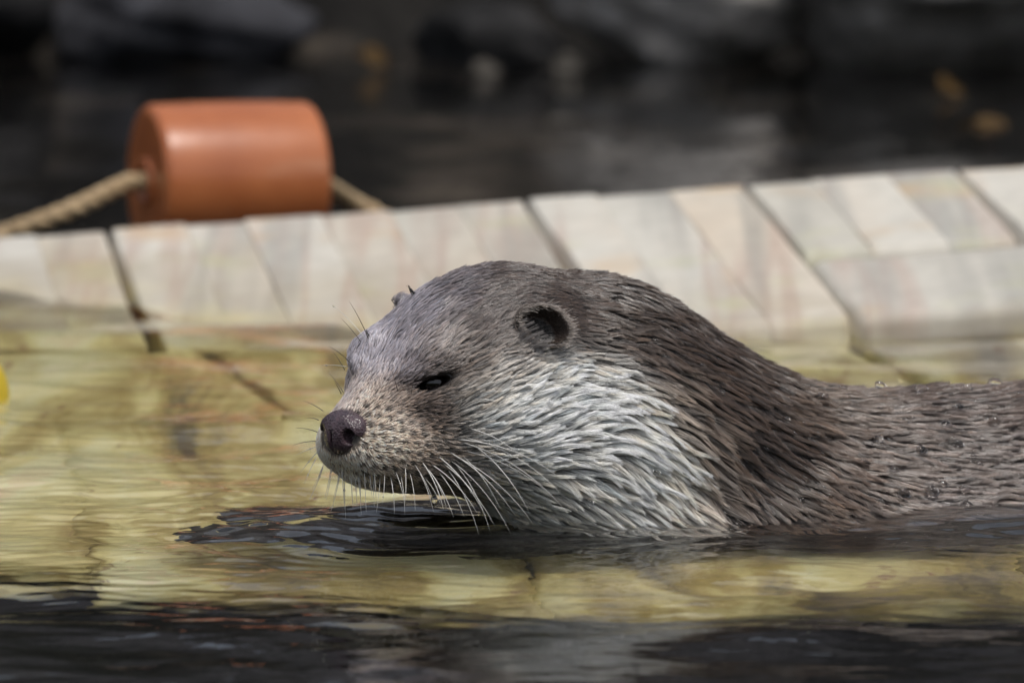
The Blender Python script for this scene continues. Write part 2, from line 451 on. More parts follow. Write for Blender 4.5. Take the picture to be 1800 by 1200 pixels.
# ------------------------------------------------------------------ stone ledge, block by block
def plane_z(x, y): return 0.12*(y-0.632+0.60*x)
ledge = empty('stone_ledge', (0, 0.4, -0.2))
tag(ledge, 'pale streaked stone ledge rising from the pool behind and beneath the otter', 'ledge')
ledge_inv = Matrix.Translation((0, -0.4, 0.2))
def block(corners, zoff=0.0, seed=0, lo=-0.30, dip=0.0, zcap=None, gap=0.0035, nx=14, ny=18, rag=0.0, bulge=0.0, rx=0.004, wb=0.0018, tl=0.006):
    """corners: back-left, back-right, front-right, front-left (x, y)"""
    bl, br, fr, fl = [np.array(c, float) for c in corners]
    rr = np.random.default_rng(seed+50)
    ph = rr.random(8)*6.3
    top = {}
    bm = bmesh.new()
    c0 = (bl+br+fr+fl)/4
    w = np.linalg.norm(br-bl); h = np.linalg.norm(bl-fl)
    tiltx, tilty = rr.normal(0, tl), rr.normal(0, tl)
    def pt(u, v):
        return (bl*(1-u)+br*u)*(1-v) + (fl*(1-u)+fr*u)*v
    us = [0, 0.02, 0.06]+[0.06+0.88*i/(nx) for i in range(1, nx)]+[0.94, 0.98, 1.0]
    vs = [0, 0.015, 0.045]+[0.045+0.91*i/(ny) for i in range(1, ny)]+[0.955, 0.985, 1.0]
    grid = []
    for u in us:
        rowv = []
        for v in vs:
            uu = u+(0.5-u)*2*gap/w; vv = v+(0.5-v)*2*gap/h
            p = pt(uu, vv)
            # ragged, hand-cut sides
            edge = 0.006*math.sin(9*p[0]*6+ph[0])*(1 if u in (0, 1) else 0)
            ex = min(u, 1-u)*w; ey = min(v, 1-v)*h
            rnd = 0.0
            for e, rad in ((ex, rx), (ey, 0.05 if (rag and v > 0.5) else 0.007)):
                if e < rad: rnd += rad-math.sqrt(max(0, rad*rad-(rad-e)**2))
            nz = 0.0010*math.sin(p[0]*31+ph[1]+p[1]*9)+0.0012*math.sin(p[1]*37+ph[2]-p[0]*8)+0.0006*math.sin(p[0]*83+ph[3])*math.sin(p[1]*71+ph[4])
            nz *= min(1.0, tl/0.006)
            z = plane_z(*p)+zoff+tiltx*(p[0]-c0[0])+tilty*(p[1]-c0[1])+nz-rnd*0.8+bulge*(4*v*(1-v))**0.7
            if zcap is not None:
                q_ = min(1, max(0, (0.33-p[1])/0.3)); z -= zcap*q_*q_*(3-2*q_)
            wob = wb*math.sin(p[1]*45+ph[5])*(1 if ex < 0.012 else 0)
            rowv.append(bm.verts.new((p[0]+wob, p[1]+(0.8*wb*math.sin(p[0]*40+ph[6])+(rag*(math.sin(p[0]*23+ph[7])+0.6*math.sin(p[0]*61+ph[5])) if v > 0.5 else 0))*(1 if ey < 0.02 else 0), z)))
        grid.append(rowv)
    nu, nv = len(us), len(vs)
    for i in range(nu-1):
        for j in range(nv-1):
            bm.faces.new((grid[i][j], grid[i][j+1], grid[i+1][j+1], grid[i+1][j]))
    rim = [grid[i][0] for i in range(nu)]+[grid[-1][j] for j in range(1, nv)]+[grid[i][-1] for i in range(nu-2, -1, -1)]+[grid[0][j] for j in range(nv-2, 0, -1)]
    low = [bm.verts.new((v.co.x, v.co.y, lo)) for v in rim]
    n = len(rim)
    for i in range(n):
        bm.faces.new((rim[i], rim[(i+1) % n], low[(i+1) % n], low[i]))
    bm.faces.new(low[::-1])
    bmesh.ops.recalc_face_normals(bm, faces=bm.faces)
    bm.transform(ledge_inv)
    o = bm_obj('stone_block', bm, STONE, ledge)
    return o
def jx(xb, y, sk=-0.15): return xb+(y-0.98)*sk
YB = 0.985
backs = [-1.10, -0.82, -0.53, -0.262, 0.008, 0.150, 0.287, 0.46, 0.70, 0.95]
mids = [0.62, 0.61, 0.62, 0.61, 0.63, 0.79, 0.80, 0.80, 0.80]
wide = [0.004, 0.004, 0.005, 0.007, 0.002, 0.007, 0.003, 0.007, 0.005, 0.004]
for i in range(len(backs)-1):
    x0, x1, ym = backs[i], backs[i+1], mids[i]
    g = 0.0026
    wd0, wd1 = {3: (0.002, 0.006), 5: (0.0, 0.003), 4: (0.006, 0.0), 6: (0.003, 0.010), 2: (0, 0.004)}.get(i, (0.002, 0.002))
    nsub = max(1, round((x1-x0)/0.047))
    ends = [(x0+g, jx(x0, ym)+wd0+g)]
    for q in range(1, nsub):
        t_ = q/nsub+random.uniform(-0.02, 0.02)
        ends.append((x0+(x1-x0)*t_, jx(x0, ym)+(x1-x0)*t_))
    ends.append((x1-g, jx(x1, ym)-wd1-g))
    for q in range(nsub):
        (b0, f0), (b1, f1) = ends[q], ends[q+1]
        yq = YB+random.uniform(-0.0015, 0.0015)
        block([(b0, yq), (b1, yq), (f1, ym), (f0, ym)], seed=i*10+q, gap=random.choice((-0.0004, -0.0003, 0.0002)), zoff=random.uniform(-0.0005, 0.0005), nx=4, ny=12, rx=0.0009, wb=0.0001, tl=0.002)
# long rounded slabs that close the right end, laid across the others
block([(0.178, 0.786), (0.47, 0.795), (0.49, 0.634), (0.204, 0.634)], seed=71, gap=0.003, zoff=-0.004, bulge=0.006)
block([(0.475, 0.795), (1.0, 0.795), (1.02, 0.634), (0.495, 0.634)], seed=72, gap=0.003, zoff=-0.004, bulge=0.006)
# middle course
mx = [-1.05, -0.72, -0.41, -0.18, 0.03, 0.197, 0.42, 0.66, 0.98]
for i in range(len(mx)-1):
    x0, x1 = mx[i], mx[i+1]
    xa, xb = (x0+x1)/2, 0
    k = max(j for j in range(len(mids)) if jx(backs[j], 0.7) <= xa+1e-6)
    ym = mids[k] if mids[k] < 0.785 else 0.628
    yf = 0.376
    block([(x0, ym-0.004), (x1, ym-0.004), (x1-(yf-ym)*0.25, yf), (x0-(yf-ym)*0.25, yf)], seed=20+i, zoff=-0.003 if x1 < 0.1 else -0.015, gap=0.0035 if x1 < 0.1 else 0.006)
# submerged front course, cut lower so the otter can swim over it
fx = [-1.0, -0.62, -0.25, -0.035, 0.21, 0.50, 0.95]
yfr = [(0.09, 0.07), (0.06, 0.02), (-0.02, -0.065), (-0.065, -0.07), (-0.06, -0.065), (-0.07, -0.07)]
for i in range(len(fx)-1):
    x0, x1 = fx[i], fx[i+1]
    yb = 0.374
    block([(x0, yb), (x1, yb), (x1+0.05, yfr[i][1]), (x0+0.05, yfr[i][0])], seed=40+i, zoff=-0.004, zcap=0.042, gap=0.0014 if i == 3 else -0.0004, lo=-0.19, rag=0.008)

# dark footing the submerged blocks rest on, set well back under them
bm = bmesh.new()
bmesh.ops.create_cube(bm, size=1.0)
for v in bm.verts:
    v.co = (v.co.x*1.9-0.02, 0.20+v.co.y*0.26, -0.48+v.co.z*0.56)
bmesh.ops.bevel(bm, geom=bm.edges[:], offset=0.01, segments=2, affect='EDGES')
bm.transform(ledge_inv)
bm_obj('footing', bm, bed_mat, ledge)

# ------------------------------------------------------------------ otter body
E0 = at(817, 546, 0.0)
TH = R(45)
f_ = np.array((-math.cos(TH), -math.sin(TH), 0)); l_ = np.array((math.sin(TH), -math.cos(TH), 0)); u_ = np.array((0, 0, 1.))
HM = np.stack([f_, l_, u_])
def H(a, b, c): return E0 + (f_*a + l_*b + u_*c)*0.001
def pitched(deg):
    p = R(deg)
    f2 = f_*math.cos(p)-u_*math.sin(p); u2 = u_*math.cos(p)+f_*math.sin(p)
    return np.stack([f2, l_, u2])
mm = lambda *r: np.array(r)*0.001

xs = np.concatenate([np.arange(-0.19, 0.06, 0.0016), np.arange(0.06, 0.30, 0.0026), 0.30+np.cumsum(0.0026*1.035**np.arange(66))])
ys = np.concatenate([np.arange(-0.125, 0.06, 0.0017), np.arange(0.06, 0.25, 0.003)])
zs = np.arange(-0.135, 0.15, 0.0018)
B = Field(xs, ys, zs)
# trunk, from the neck back to the tail
neck = [(at(905, 640, 0.020), .0475), (at(1020, 700, 0.042), .0590), (at(1110, 758, 0.052), .0600), (at(1230, 832, 0.060), .0585), (at(1340, 888, 0.070), .0590), (at(1480, 910, 0.085), .0600), (at(1650, 905, 0.100), .0600), (at(1850, 900, 0.112), .0620),
        (np.array((.42, .125, -.012)), .066), (np.array((.55, .13, -.02)), .060), (np.array((.66, .125, -.02)), .042)]
for (p, r), (q, s_) in zip(neck[:-1], neck[1:]): B.cone(p, r, q, s_, k=0.014)
B.cone((.66, .125, -.02), .036, (.88, .10, -.03), .012, k=0.03)
# submerged flank, widened to stand in for shadow and reflection on the water
B.cone(at(1150, 905, 0.025)+np.array((0, 0, -.036)), .052, at(1500, 905, 0.045)+np.array((0, 0, -.038)), .056, k=0.02)
B.cone(at(1500, 905, 0.045)+np.array((0, 0, -.038)), .056, at(1850, 900, 0.07)+np.array((0, 0, -.038)), .056, k=0.02)
# throat and chest
B.ell(at(1040, 850, 0.012), mm(42, 40, 46), k=0.025)
B.ell(at(960, 800, 0.005), mm(34, 36, 36), k=0.025)
# head
B.ell(H(-6, 0, -26), mm(49, 45.5, 41), HM, k=0.018)
B.ell(H(28, 0, -32), mm(38, 30, 25), pitched(24), k=0.018)
B.ell(H(57, 0, -47), mm(27, 19, 16), pitched(22), k=0.015)
B.ell(H(58, 0, -58), mm(27, 25, 16), HM, k=0.012)
for s_ in (1, -1):
    B.ell(H(62, 14*s_, -60), mm(19, 14, 14), HM, k=0.007)      # whisker pads
    B.ell(H(2, 30*s_, -52), mm(42, 26, 36), HM, k=0.02)        # cheeks
    B.ell(H(36, 22*s_, -16), mm(13, 8, 6), HM, k=0.012)        # brow
B.ell(H(24, 0, -69), mm(44, 26, 16), HM, k=0.014)              # lower jaw
B.ell(H(57, 0, -72), mm(18, 14, 6.5), HM, k=0.006)
# ears: a thin cup on each side
def ear(c, face, w, h, t):
    n = np.array(face, float); n /= np.linalg.norm(n)
    x = np.cross((0, 0, 1.), n); x /= np.linalg.norm(x)
    z = np.cross(n, x)
    M = np.stack([x, z, n])
    B.ell(c, (w, h, t), M, k=0.007)
    B.ell(c+n*t*0.75-z*0.0022, (w*0.76, h*0.76, t*1.0), M, k=0.002, sub=True)
EAR_N = H(-3, 47.5, -4)
EAR_F = H(-3, -47.5, -2)
EAR_PIT = None
ear(EAR_F-np.array((0, 0, .002)), (-.95, -.10, .1), 0.0065, 0.0065, 0.005)
# forelegs reaching forward under the surface
def leg(pts):
    for (p, r), (q, s_) in zip(pts[:-1], pts[1:]): B.cone(p, r, q, s_, k=0.012)
leg([((.07, .01, -.035), .034), ((-.005, -.008, -.052), .027), ((-.09, .010, -.048), .022)])
leg([((.09, .10, -.035), .032), ((.01, .095, -.055), .025), ((-.08, .070, -.049), .020)])
for cx, cy_, cz in ((-.126, .012, -.046), (-.112, .066, -.046)):
    B.ell((cx, cy_, cz), mm(24, 25, 8), k=0.01)
    for a in range(-2, 3):
        t = R(a*19)
        B.cone((cx-.012*math.cos(t), cy_+.014*math.sin(t), cz), .0055, (cx-.036*math.cos(t), cy_+.034*math.sin(t), cz-.002), .0038, k=0.007)
# hind legs
for sy in (0.075, 0.175):
    B.cone((.56, sy, -.04), .035, (.62, sy+(.03 if sy > .1 else -.03), -.075), .018, k=0.015)
    B.cone((.62, sy+(.03 if sy > .1 else -.03), -.075), .017, (.70, sy+(.03 if sy > .1 else -.03), -.08), .013, k=0.01)

# eye openings
def eye_frame(px, py, y0, tilt):
    """march the view ray onto the head, return surface point and frame"""
    o = CAMN; d = at(px, py, y0)-o; d /= np.linalg.norm(d)
    t0 = np.linalg.norm(at(px, py, -0.12)-o)
    T = t0+np.arange(0, 0.2, 0.0004)
    P = o+d*T[:, None]
    f = B.sample(P)
    i = int(np.argmax(f < 0))
    return P[i]
EYE = eye_frame(760, 674, 0, 0)
EAR_N = eye_frame(945, 582, 0, 0)          # the open canal of the near ear
B.ell(EAR_N+np.array((.0012, -.002, .001)), mm(5.8, 5.5, 4.8), k=0.005, sub=True)
eb = EYE - np.asarray(E0)
ea, el, ec = eb@f_, eb@l_, eb@u_
NOSE_C = eye_frame(592, 762, -0.07, 0)
B.ell(NOSE_C, mm(9, 9.5, 7.5), HM, k=0.002, sub=True)      # the nose leather sits in this pocket
EYES = []
for s_ in (1, -1):
    c = E0 + f_*ea + l_*el*s_ + u_*ec
    n = B.grad(c[None])[0].astype(float)
    x = np.cross(n, (0, 0, 1.)); x /= np.linalg.norm(x)
    if s_ < 0: x = -x
    # x now points from the back corner to the front; tilt the slit down to the nose
    zq = np.cross(x, n)*(1 if s_ > 0 else -1)
    if zq[2] < 0: zq = -zq
    EYES.append((c, n, x, zq))
for c, n, x, zq in EYES:
    fwd = x if x@f_ > 0 else -x
    a = R(20)
    x2 = fwd*math.cos(a)-zq*math.sin(a); z2 = zq*math.cos(a)+fwd*math.sin(a)
    M = np.stack([x2, z2, n])
    B.ell(c+z2*0.0068-x2*0.001+n*0.0002, mm(13, 4.5, 4.2), M, k=0.006)     # upper lid and brow
    B.ell(c-z2*0.0062+x2*0.001-n*0.0010, mm(12, 3.8, 3.6), M, k=0.006)     # lower lid
    B.ell(c-n*0.0005, mm(9.2, 3.3, 6.5), M, k=0.002, sub=True)
V, Q = B.mesh()

# the water surface, raised a little where it wets the fur, with ripples that follow the swimming body
def wet_z(X, Y):
    Z = water_z(X, Y)
    near = (X > xs[0]+.01) & (X < 0.6) & (Y > ys[0]+.005) & (Y < ys[-1]-.005)
    x_, y_ = X[near], Y[near]
    P = np.stack([x_, y_, np.zeros_like(x_)], 1)
    sd = np.clip(B.sample(P), -0.003, 0.06)
    # past the sampled shell fall back to the distance from the flank line
    fade = np.clip((0.05-sd)/0.02, 0, 1)
    wob = 0.004*np.sin(37*x_+21*y_)+0.003*np.sin(71*x_-33*y_+1)
    Z[near] += 0.0012*np.exp(-np.clip(sd, 0, 1)/0.005)
    Z[near] += fade*0.0008*np.exp(-np.clip(sd, 0, 1)/0.03)*np.sin(2*math.pi*(sd+wob)/0.015)
    return Z
sheet('water', graded(-60, -0.33, 0.33, 60, 0.0026, 1.08), graded(-12, -0.42, 0.50, 60, 0.0018, 1.05), wet_z, WATER)
# a light smoothing pass
for it in range(2):
    acc = np.zeros_like(V); cnt = np.zeros(len(V))
    for a in range(4):
        b = (a+1) % 4
        np.add.at(acc, Q[:, a], V[Q[:, b]]); np.add.at(cnt, Q[:, a], 1)
        np.add.at(acc, Q[:, b], V[Q[:, a]]); np.add.at(cnt, Q[:, b], 1)
    V = V*0.6 + 0.4*acc/np.maximum(cnt, 1)[:, None]

# ------------------------------------------------------------------ coat: colour and lie of the fur over the otter
G = lambda L: np.array(L, float)
LIE = G([  # px, py, dx, dy
 (600,690,.35,-.95),(640,690,.6,-.8),(650,600,.45,-.9),(700,600,.6,-.75),(720,540,.75,-.6),(760,570,.8,-.55),(790,500,.95,-.3),(850,500,1,-.05),(950,490,1,.12),
 (1040,500,1,.28),(1100,540,1,.42),(1200,620,.88,.52),(1280,660,.85,.55),(830,580,.8,-.5),(860,540,.9,-.25),(880,610,.9,-.35),(1000,560,1,.25),(1050,600,1,.3),(960,610,1,.1),
 (800,640,1,-.35),(820,700,.95,-.4),(900,650,1,-.32),(860,720,.95,-.42),(950,660,1,-.38),(1050,670,1,.12),(1110,700,.95,.38),(1150,760,.8,.6),
 (900,780,1,-.25),(980,740,.95,-.38),(1060,750,1,-.1),(960,800,.95,-.2),(880,840,1,.25),(950,860,.95,.35),(1050,830,.95,.32),(1050,880,.85,.5),(1130,840,.82,.6),(1180,870,.7,.7),
 (1200,720,.82,.58),(1250,750,.75,.65),(1250,850,.66,.74),(1320,850,.7,.68),(1330,720,.8,.58),(1400,800,.82,.55),(1400,690,.88,.45),(1450,720,.94,.34),(1480,850,.82,.5),(1550,760,.96,.25),(1560,860,.92,.36),
 (1600,700,1,.06),(1640,800,.98,.2),(1700,870,.98,.16),(1750,780,1,.1),(1790,700,1,.02),(2000,760,1,.06),
 (700,770,.9,.15),(660,740,.85,-.3),(700,710,.85,-.4),(750,740,.95,-.15),(760,800,.9,.3),(650,800,.6,.5),(610,810,.2,.8),(690,840,.8,.5),(780,700,.9,-.3),(570,800,-.1,1),(820,780,1,0)])
C = lambda r, g, b: tuple(((v/255)/12.92 if v/255 <= .04045 else ((v/255+.055)/1.055)**2.4) for v in (r, g, b))
TINT = [  # px, py, colour of the coat with the forehead's sky sheen put in, share of the pale throat hair is part of it
 (600,690,C(168,159,159)),(650,620,C(166,161,167)),(720,560,C(146,140,145)),(800,500,C(120,112,113)),(880,500,C(100,90,87)),(1000,500,C(88,76,70)),(1100,550,C(84,72,63)),(1200,610,C(80,67,58)),
 (700,640,C(158,151,155)),(770,620,C(150,140,135)),(850,580,C(114,104,101)),(830,630,C(125,112,102)),(790,650,C(120,106,96)),(900,615,C(125,114,106)),(960,600,C(92,80,74)),(1050,610,C(95,82,74)),(1130,640,C(95,82,74)),
 (690,700,C(166,151,139)),(640,720,C(198,180,164)),(690,760,C(202,184,166)),(740,730,C(136,120,110)),(750,790,C(172,156,140)),(680,810,C(206,188,168)),(610,820,C(214,196,178)),(570,800,C(214,198,180)),(625,840,C(205,188,170)),(690,850,C(110,98,90)),(760,850,C(118,106,98)),
 (830,700,C(165,160,152)),(880,660,C(168,164,157)),(960,640,C(186,184,178)),(1040,660,C(205,204,198)),(1100,700,C(205,203,196)),(1000,700,C(200,200,195)),(920,720,C(190,190,186)),(860,760,C(178,178,174)),(820,790,C(150,145,138)),
 (950,780,C(188,188,184)),(1050,750,C(205,205,200)),(1130,760,C(200,197,188)),(1170,820,C(196,192,182)),(1080,830,C(194,192,186)),(1000,850,C(182,180,174)),(900,850,C(160,158,150)),(950,890,C(168,165,156)),(1100,890,C(184,180,172)),(1190,880,C(178,170,160)),
 (1160,690,C(150,138,126)),(1220,760,C(140,127,115)),(1250,830,C(128,114,102)),(1230,700,C(92,77,67)),(1300,700,C(82,68,58)),(1290,780,C(76,62,52)),(1310,860,C(80,65,54)),(1360,800,C(80,65,54)),(1400,700,C(104,90,79)),(1400,870,C(105,90,78)),
 (1480,720,C(114,100,90)),(1480,820,C(112,97,87)),(1550,780,C(116,103,95)),(1620,700,C(108,96,90)),(1640,800,C(118,105,98)),(1700,870,C(118,106,100)),(1760,720,C(114,101,94)),(1780,820,C(118,106,100)),(2000,780,C(110,98,90))]
LEN = G([  # px, py, length in mm
 (600,690,2.2),(570,800,2.0),(640,720,2.2),(690,760,2.6),(680,820,3),(740,740,3),(700,640,4),(650,600,4),(720,550,6),(760,640,4),(800,500,9),(820,620,7),(860,690,11),(900,560,10),(900,640,12),(950,500,12),(940,560,3),(960,585,3),(915,580,3),(945,535,4),(915,540,4),(895,565,4),(975,545,4),(990,580,5),
 (1000,700,17),(1050,600,15),(1100,540,15),(900,780,14),(850,800,9),(820,840,7),(1000,850,17),(1100,800,18),(1200,700,18),(1250,850,18),(1350,750,17),(1450,850,16),(1500,720,14),(1650,800,15),(1750,720,13),(2000,780,15)])
GX, GY = np.linspace(500, 2400, 381), np.linspace(380, 1080, 141)
def field2d(pts, vals, sig):
    X, Y = np.meshgrid(GX, GY, indexing='ij')
    w = np.zeros(X.shape); a = np.zeros(X.shape+(vals.shape[1],))
    for (px, py), v in zip(pts, vals):
        k = np.exp(-((X-px)**2+(Y-py)**2)/(2*sig*sig)) + 1e-7/(1+((X-px)**2+(Y-py)**2)/1e4)
        w += k; a += k[..., None]*v
    return a/w[..., None]
def look(grid, px, py):
    u = np.clip((px-GX[0])/(GX[1]-GX[0]), 0, len(GX)-1.001); v = np.clip((py-GY[0])/(GY[1]-GY[0]), 0, len(GY)-1.001)
    i, j = u.astype(int), v.astype(int); u, v = (u-i)[:, None], (v-j)[:, None]
    return (grid[i, j]*(1-u)+grid[i+1, j]*u)*(1-v)+(grid[i, j+1]*(1-u)+grid[i+1, j+1]*u)*v
LIEG = field2d(LIE[:, :2], LIE[:, 2:], 32)
TINTG = field2d(G([t[:2] for t in TINT]), G([t[2] for t in TINT]), 26)
LENG = field2d(LEN[:, :2], LEN[:, 2:], 40)

def coat_colour(P):
    px, py = pix(P)
    return look(TINTG, px, py)
def lie(P, N):
    px, py = pix(P)
    d2 = look(LIEG, px, py)
    d = np.zeros((len(P), 3)); d[:, 0] = d2[:, 0]; d[:, 2] = -d2[:, 1]
    # follow the surface away from the viewer where it turns
    nb = N[:, 1].copy()
    front = nb < -0.25
    dn = (d*N).sum(1)
    t = d - N*dn[:, None]
    t2 = d.copy(); t2[:, 1] = -dn/np.where(front, nb, -1)
    t2[:, 1] = np.clip(t2[:, 1], -1.5, 1.5)
    w = np.clip((-nb-0.25)/0.35, 0, 1)[:, None]
    t = t*(1-w)+t2*w
    t -= N*((t*N).sum(1))[:, None]
    return t/np.maximum(np.linalg.norm(t, axis=1, keepdims=True), 1e-6)

skin_m = Mat('otter_underfur')
at_ = skin_m.node('ShaderNodeAttribute', attribute_name='coat').outputs['Color']
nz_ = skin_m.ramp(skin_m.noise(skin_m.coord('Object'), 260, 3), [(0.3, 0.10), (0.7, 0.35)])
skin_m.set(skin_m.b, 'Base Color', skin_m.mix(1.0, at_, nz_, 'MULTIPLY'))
skin_m.set(skin_m.b, 'Roughness', 0.6)
otter = empty('otter', (0.05, 0.05, 0.0))
tag(otter, 'wet brown otter with pale throat swimming left, head raised above the water', 'otter')
OFF = np.array(otter.location)
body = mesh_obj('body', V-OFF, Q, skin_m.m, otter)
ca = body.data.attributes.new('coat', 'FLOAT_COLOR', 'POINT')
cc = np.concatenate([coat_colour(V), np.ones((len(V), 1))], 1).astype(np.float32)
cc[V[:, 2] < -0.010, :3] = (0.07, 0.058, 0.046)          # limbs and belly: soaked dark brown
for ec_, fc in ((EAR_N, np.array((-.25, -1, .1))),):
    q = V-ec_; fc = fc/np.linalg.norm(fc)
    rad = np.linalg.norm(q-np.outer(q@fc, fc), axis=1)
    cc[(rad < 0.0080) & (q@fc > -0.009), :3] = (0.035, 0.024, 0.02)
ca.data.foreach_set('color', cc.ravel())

# ------------------------------------------------------------------ fur: wet, clumped strands that follow the coat
FUR_SCALE = 1.0
def sample_surface(n, weight):
    tri = np.concatenate([Q[:, [0, 1, 2]], Q[:, [0, 2, 3]]])
    a, b, c = V[tri[:, 0]], V[tri[:, 1]], V[tri[:, 2]]
    nn = np.cross(b-a, c-a); ar = np.linalg.norm(nn, axis=1)
    cen = (a+b+c)/3
    w = ar*weight(cen, nn/np.maximum(ar, 1e-12)[:, None])
    tot = w.sum()*0.5
    i = rng.choice(len(tri), size=n if n else int(tot), p=w/w.sum())
    r1, r2 = np.sqrt(rng.random(len(i)))[:, None], rng.random(len(i))[:, None]
    return a[i]*(1-r1)+b[i]*(r1*(1-r2))+c[i]*(r1*r2)
def fur_len(P):
    px, py = pix(P)
    return look(LENG, px, py)[:, 0]*0.001
EYE_M = []
for c, n, x, zq in EYES:
    fwd = x if x@f_ > 0 else -x
    a = R(20)
    EYE_M.append((c, np.stack([fwd*math.cos(a)-zq*math.sin(a), zq*math.cos(a)+fwd*math.sin(a), n])))
def clump_spacing(P): return np.clip(0.27*fur_len(P), 0.0011, 0.0044)
def cweight(P, N):
    w = 1.0/clump_spacing(P)**2
    seen = (N*(CAMN-P)).sum(1) > -0.25*np.linalg.norm(CAMN-P, axis=1)
    w *= np.where(seen, 1.0, 0.22)
    w *= np.where(P[:, 0] > 0.29, 0.25, 1.0)
    w *= (P[:, 2] > -0.012)
    w *= (P[:, 0] < 0.62)
    w *= np.where((P[:, 2] < 0.004) & (P[:, 0] < 0), 0.5, 1)
    return w*FUR_SCALE
def keep(P):
    k = np.ones(len(P), bool)
    for c, M in EYE_M:
        q = (P-c)@M.T
        k &= ~(((q[:, 0]/0.0102)**2+(q[:, 1]/0.0044)**2 < 1) & (np.abs(q[:, 2]) < 0.008))
    q = (P-NOSE_C)@HM.T
    k &= ~(((q[:, 1]/0.0135)**2+(q[:, 2]/0.0105)**2 < 1) & (q[:, 0] > -0.010))
    for ec_, fc in ((EAR_N, np.array((-.25, -1, .1))),):
        q = P-ec_; fc = fc/np.linalg.norm(fc)
        rad = np.linalg.norm(q-np.outer(q@fc, fc), axis=1)
        pass
    return k
K = 7
S = np.linspace(0, 1, K)
def grow(P0, L, lift):
    """guide paths that run over the coat with the lie of the fur"""
    P = P0.copy(); out = [P0.copy()]
    ang = rng.normal(0, 0.10, len(P0))+0.20*np.sin(P0[:, 0]*230+P0[:, 2]*310+1)*np.sin(P0[:, 2]*270-P0[:, 0]*120)+0.12*np.sin(P0[:, 0]*420-P0[:, 2]*380); ca_, sa_ = np.cos(ang), np.sin(ang)
    for k in range(1, K):
        N = B.grad(P)
        T = lie(P, N)
        T = T*ca_[:, None]+np.cross(N, T)*sa_[:, None]
        P = P + T*(L/(K-1))[:, None]
        N = B.grad(P)
        off = lift*(S[k]**0.8) + 0.0004
        P = P - N*(np.clip(B.sample(P)-off, -0.006, 0.006))[:, None]
        out.append(P.copy())
    return np.stack(out, 1)
def strands_from(P0, per, conv, lenj, liftr, rad, tone=1.0, spread=0.75):
    P0 = P0[keep(P0)]
    n = len(P0)
    N0 = B.grad(P0)
    L = fur_len(P0)*rng.uniform(0.8, 1.25, n)
    lift = L*rng.uniform(liftr[0], liftr[1], n)
    # small waves in the lie so neighbouring tufts cross a little
    guide = grow(P0, L, lift)
    sp = clump_spacing(P0)
    m = n*per
    g = np.repeat(guide, per, axis=0)
    T0 = lie(P0, N0); B0 = np.cross(N0, T0)
    rr = np.sqrt(rng.random(m))*np.repeat(sp, per)*spread; aa = rng.random(m)*6.283
    offv = np.repeat(B0, per, 0)*(rr*np.cos(aa))[:, None] + np.repeat(T0, per, 0)*(rr*np.sin(aa)*1.8)[:, None]
    cv = rng.uniform(conv[0], conv[1], m)
    ls = rng.uniform(lenj[0], lenj[1], m)
    # resample each guide to the strand's own length
    t = np.clip(S[None]*ls[:, None], 0, 1)*(K-1)
    i = np.minimum(t.astype(int), K-2); fr = (t-i)[..., None]
    ar = np.arange(m)[:, None]
    path = g[ar, i]*(1-fr)+g[ar, i+1]*fr
    wv = (1-cv[:, None]*(S[None]**1.15))
    path = path + offv[:, None, :]*wv[..., None]
    jit = rng.normal(0, 1, (m, 3))*np.repeat(L, per)[:, None]*0.03
    path = path + jit[:, None, :]*(S[None, :, None]**2)
    flat = path.reshape(-1, 3)
    sd = B.sample(flat); mn = np.tile(0.00005+0.0005*S, m)
    push = np.clip(mn-sd, 0, 0.004)
    near = np.where(push > 0)[0]
    flat[near] += B.grad(flat[near])*push[near][:, None]
    # roots sit in the skin
    root = np.arange(0, len(flat), K)
    flat[root] -= B.grad(flat[root])*(sd[root]+0.0006)[:, None]
    path = flat.reshape(m, K, 3)
    base = coat_colour(path[:, 0])*1.45
    lum = base.mean(1, keepdims=True)
    base = base*np.clip((lum/0.40)**0.42, 0.5, 1.25)          # dark guard hairs against the silver throat
    base = base*(1+np.clip((0.25-lum)/0.25, 0, 1)*np.array((0.20, -0.01, -0.24)))
    pale = np.clip((lum[:, 0]-0.35)/0.3, 0, 1)
    cj = np.repeat(rng.normal(1, 0.24, n), per)*rng.normal(1, 0.12, m)*tone
    warm = np.repeat(rng.normal(0, 0.03, n), per)
    cj = 1+(cj-1)*(1-0.45*pale)
    c = base*np.clip(cj, 0.4, 1.7)[:, None]
    c[:, 0] *= 1+warm; c[:, 2] *= 1-warm
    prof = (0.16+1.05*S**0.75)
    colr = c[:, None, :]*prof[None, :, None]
    # follicle spots on the whisker pads
    px, py = pix(path[:, 0])
    pad = (px > 625) & (px < 812) & (py > 715) & (py < 850)
    gx = (px-620)*0.95+(py-720)*0.25; gy = (py-720)*0.95-(px-620)*0.18
    rown = np.floor(gy/15.0); fx_ = ((gx+(rown % 2)*9+3*np.sin(rown*7))/18.0) % 1-0.5; fy_ = (gy/15.0) % 1-0.5
    dot = pad & ((fx_*18/5.2)**2+(fy_*15/4.2)**2 < 1)
    colr[dot] *= 0.2
    radii = rad*(1.0-0.75*S**1.6)[None]*rng.uniform(0.75, 1.2, (m, 1))*np.clip(np.repeat(L, per)/0.012, 0.55, 1.0)[:, None]
    # nothing grows across the open cup of an ear
    ok = np.ones(m, bool)
    for ec_, fc in ((EAR_N, np.array((-.30, -1, .0))),):
        fc = fc/np.linalg.norm(fc); q = path-ec_; al = q@fc
        rad_ = np.linalg.norm(q-al[..., None]*fc, axis=2)
        cup = (np.linalg.norm(path[:, 0]-ec_, axis=1) < 0.0066)
        ok &= ~((rad_ < 0.0066) & (al > -0.003) & (q[..., 2]+0.55*q[..., 0] > 0.0005)).any(1) | cup
        colr[cup] *= 0.2
    return path[ok], colr[ok], radii[ok]
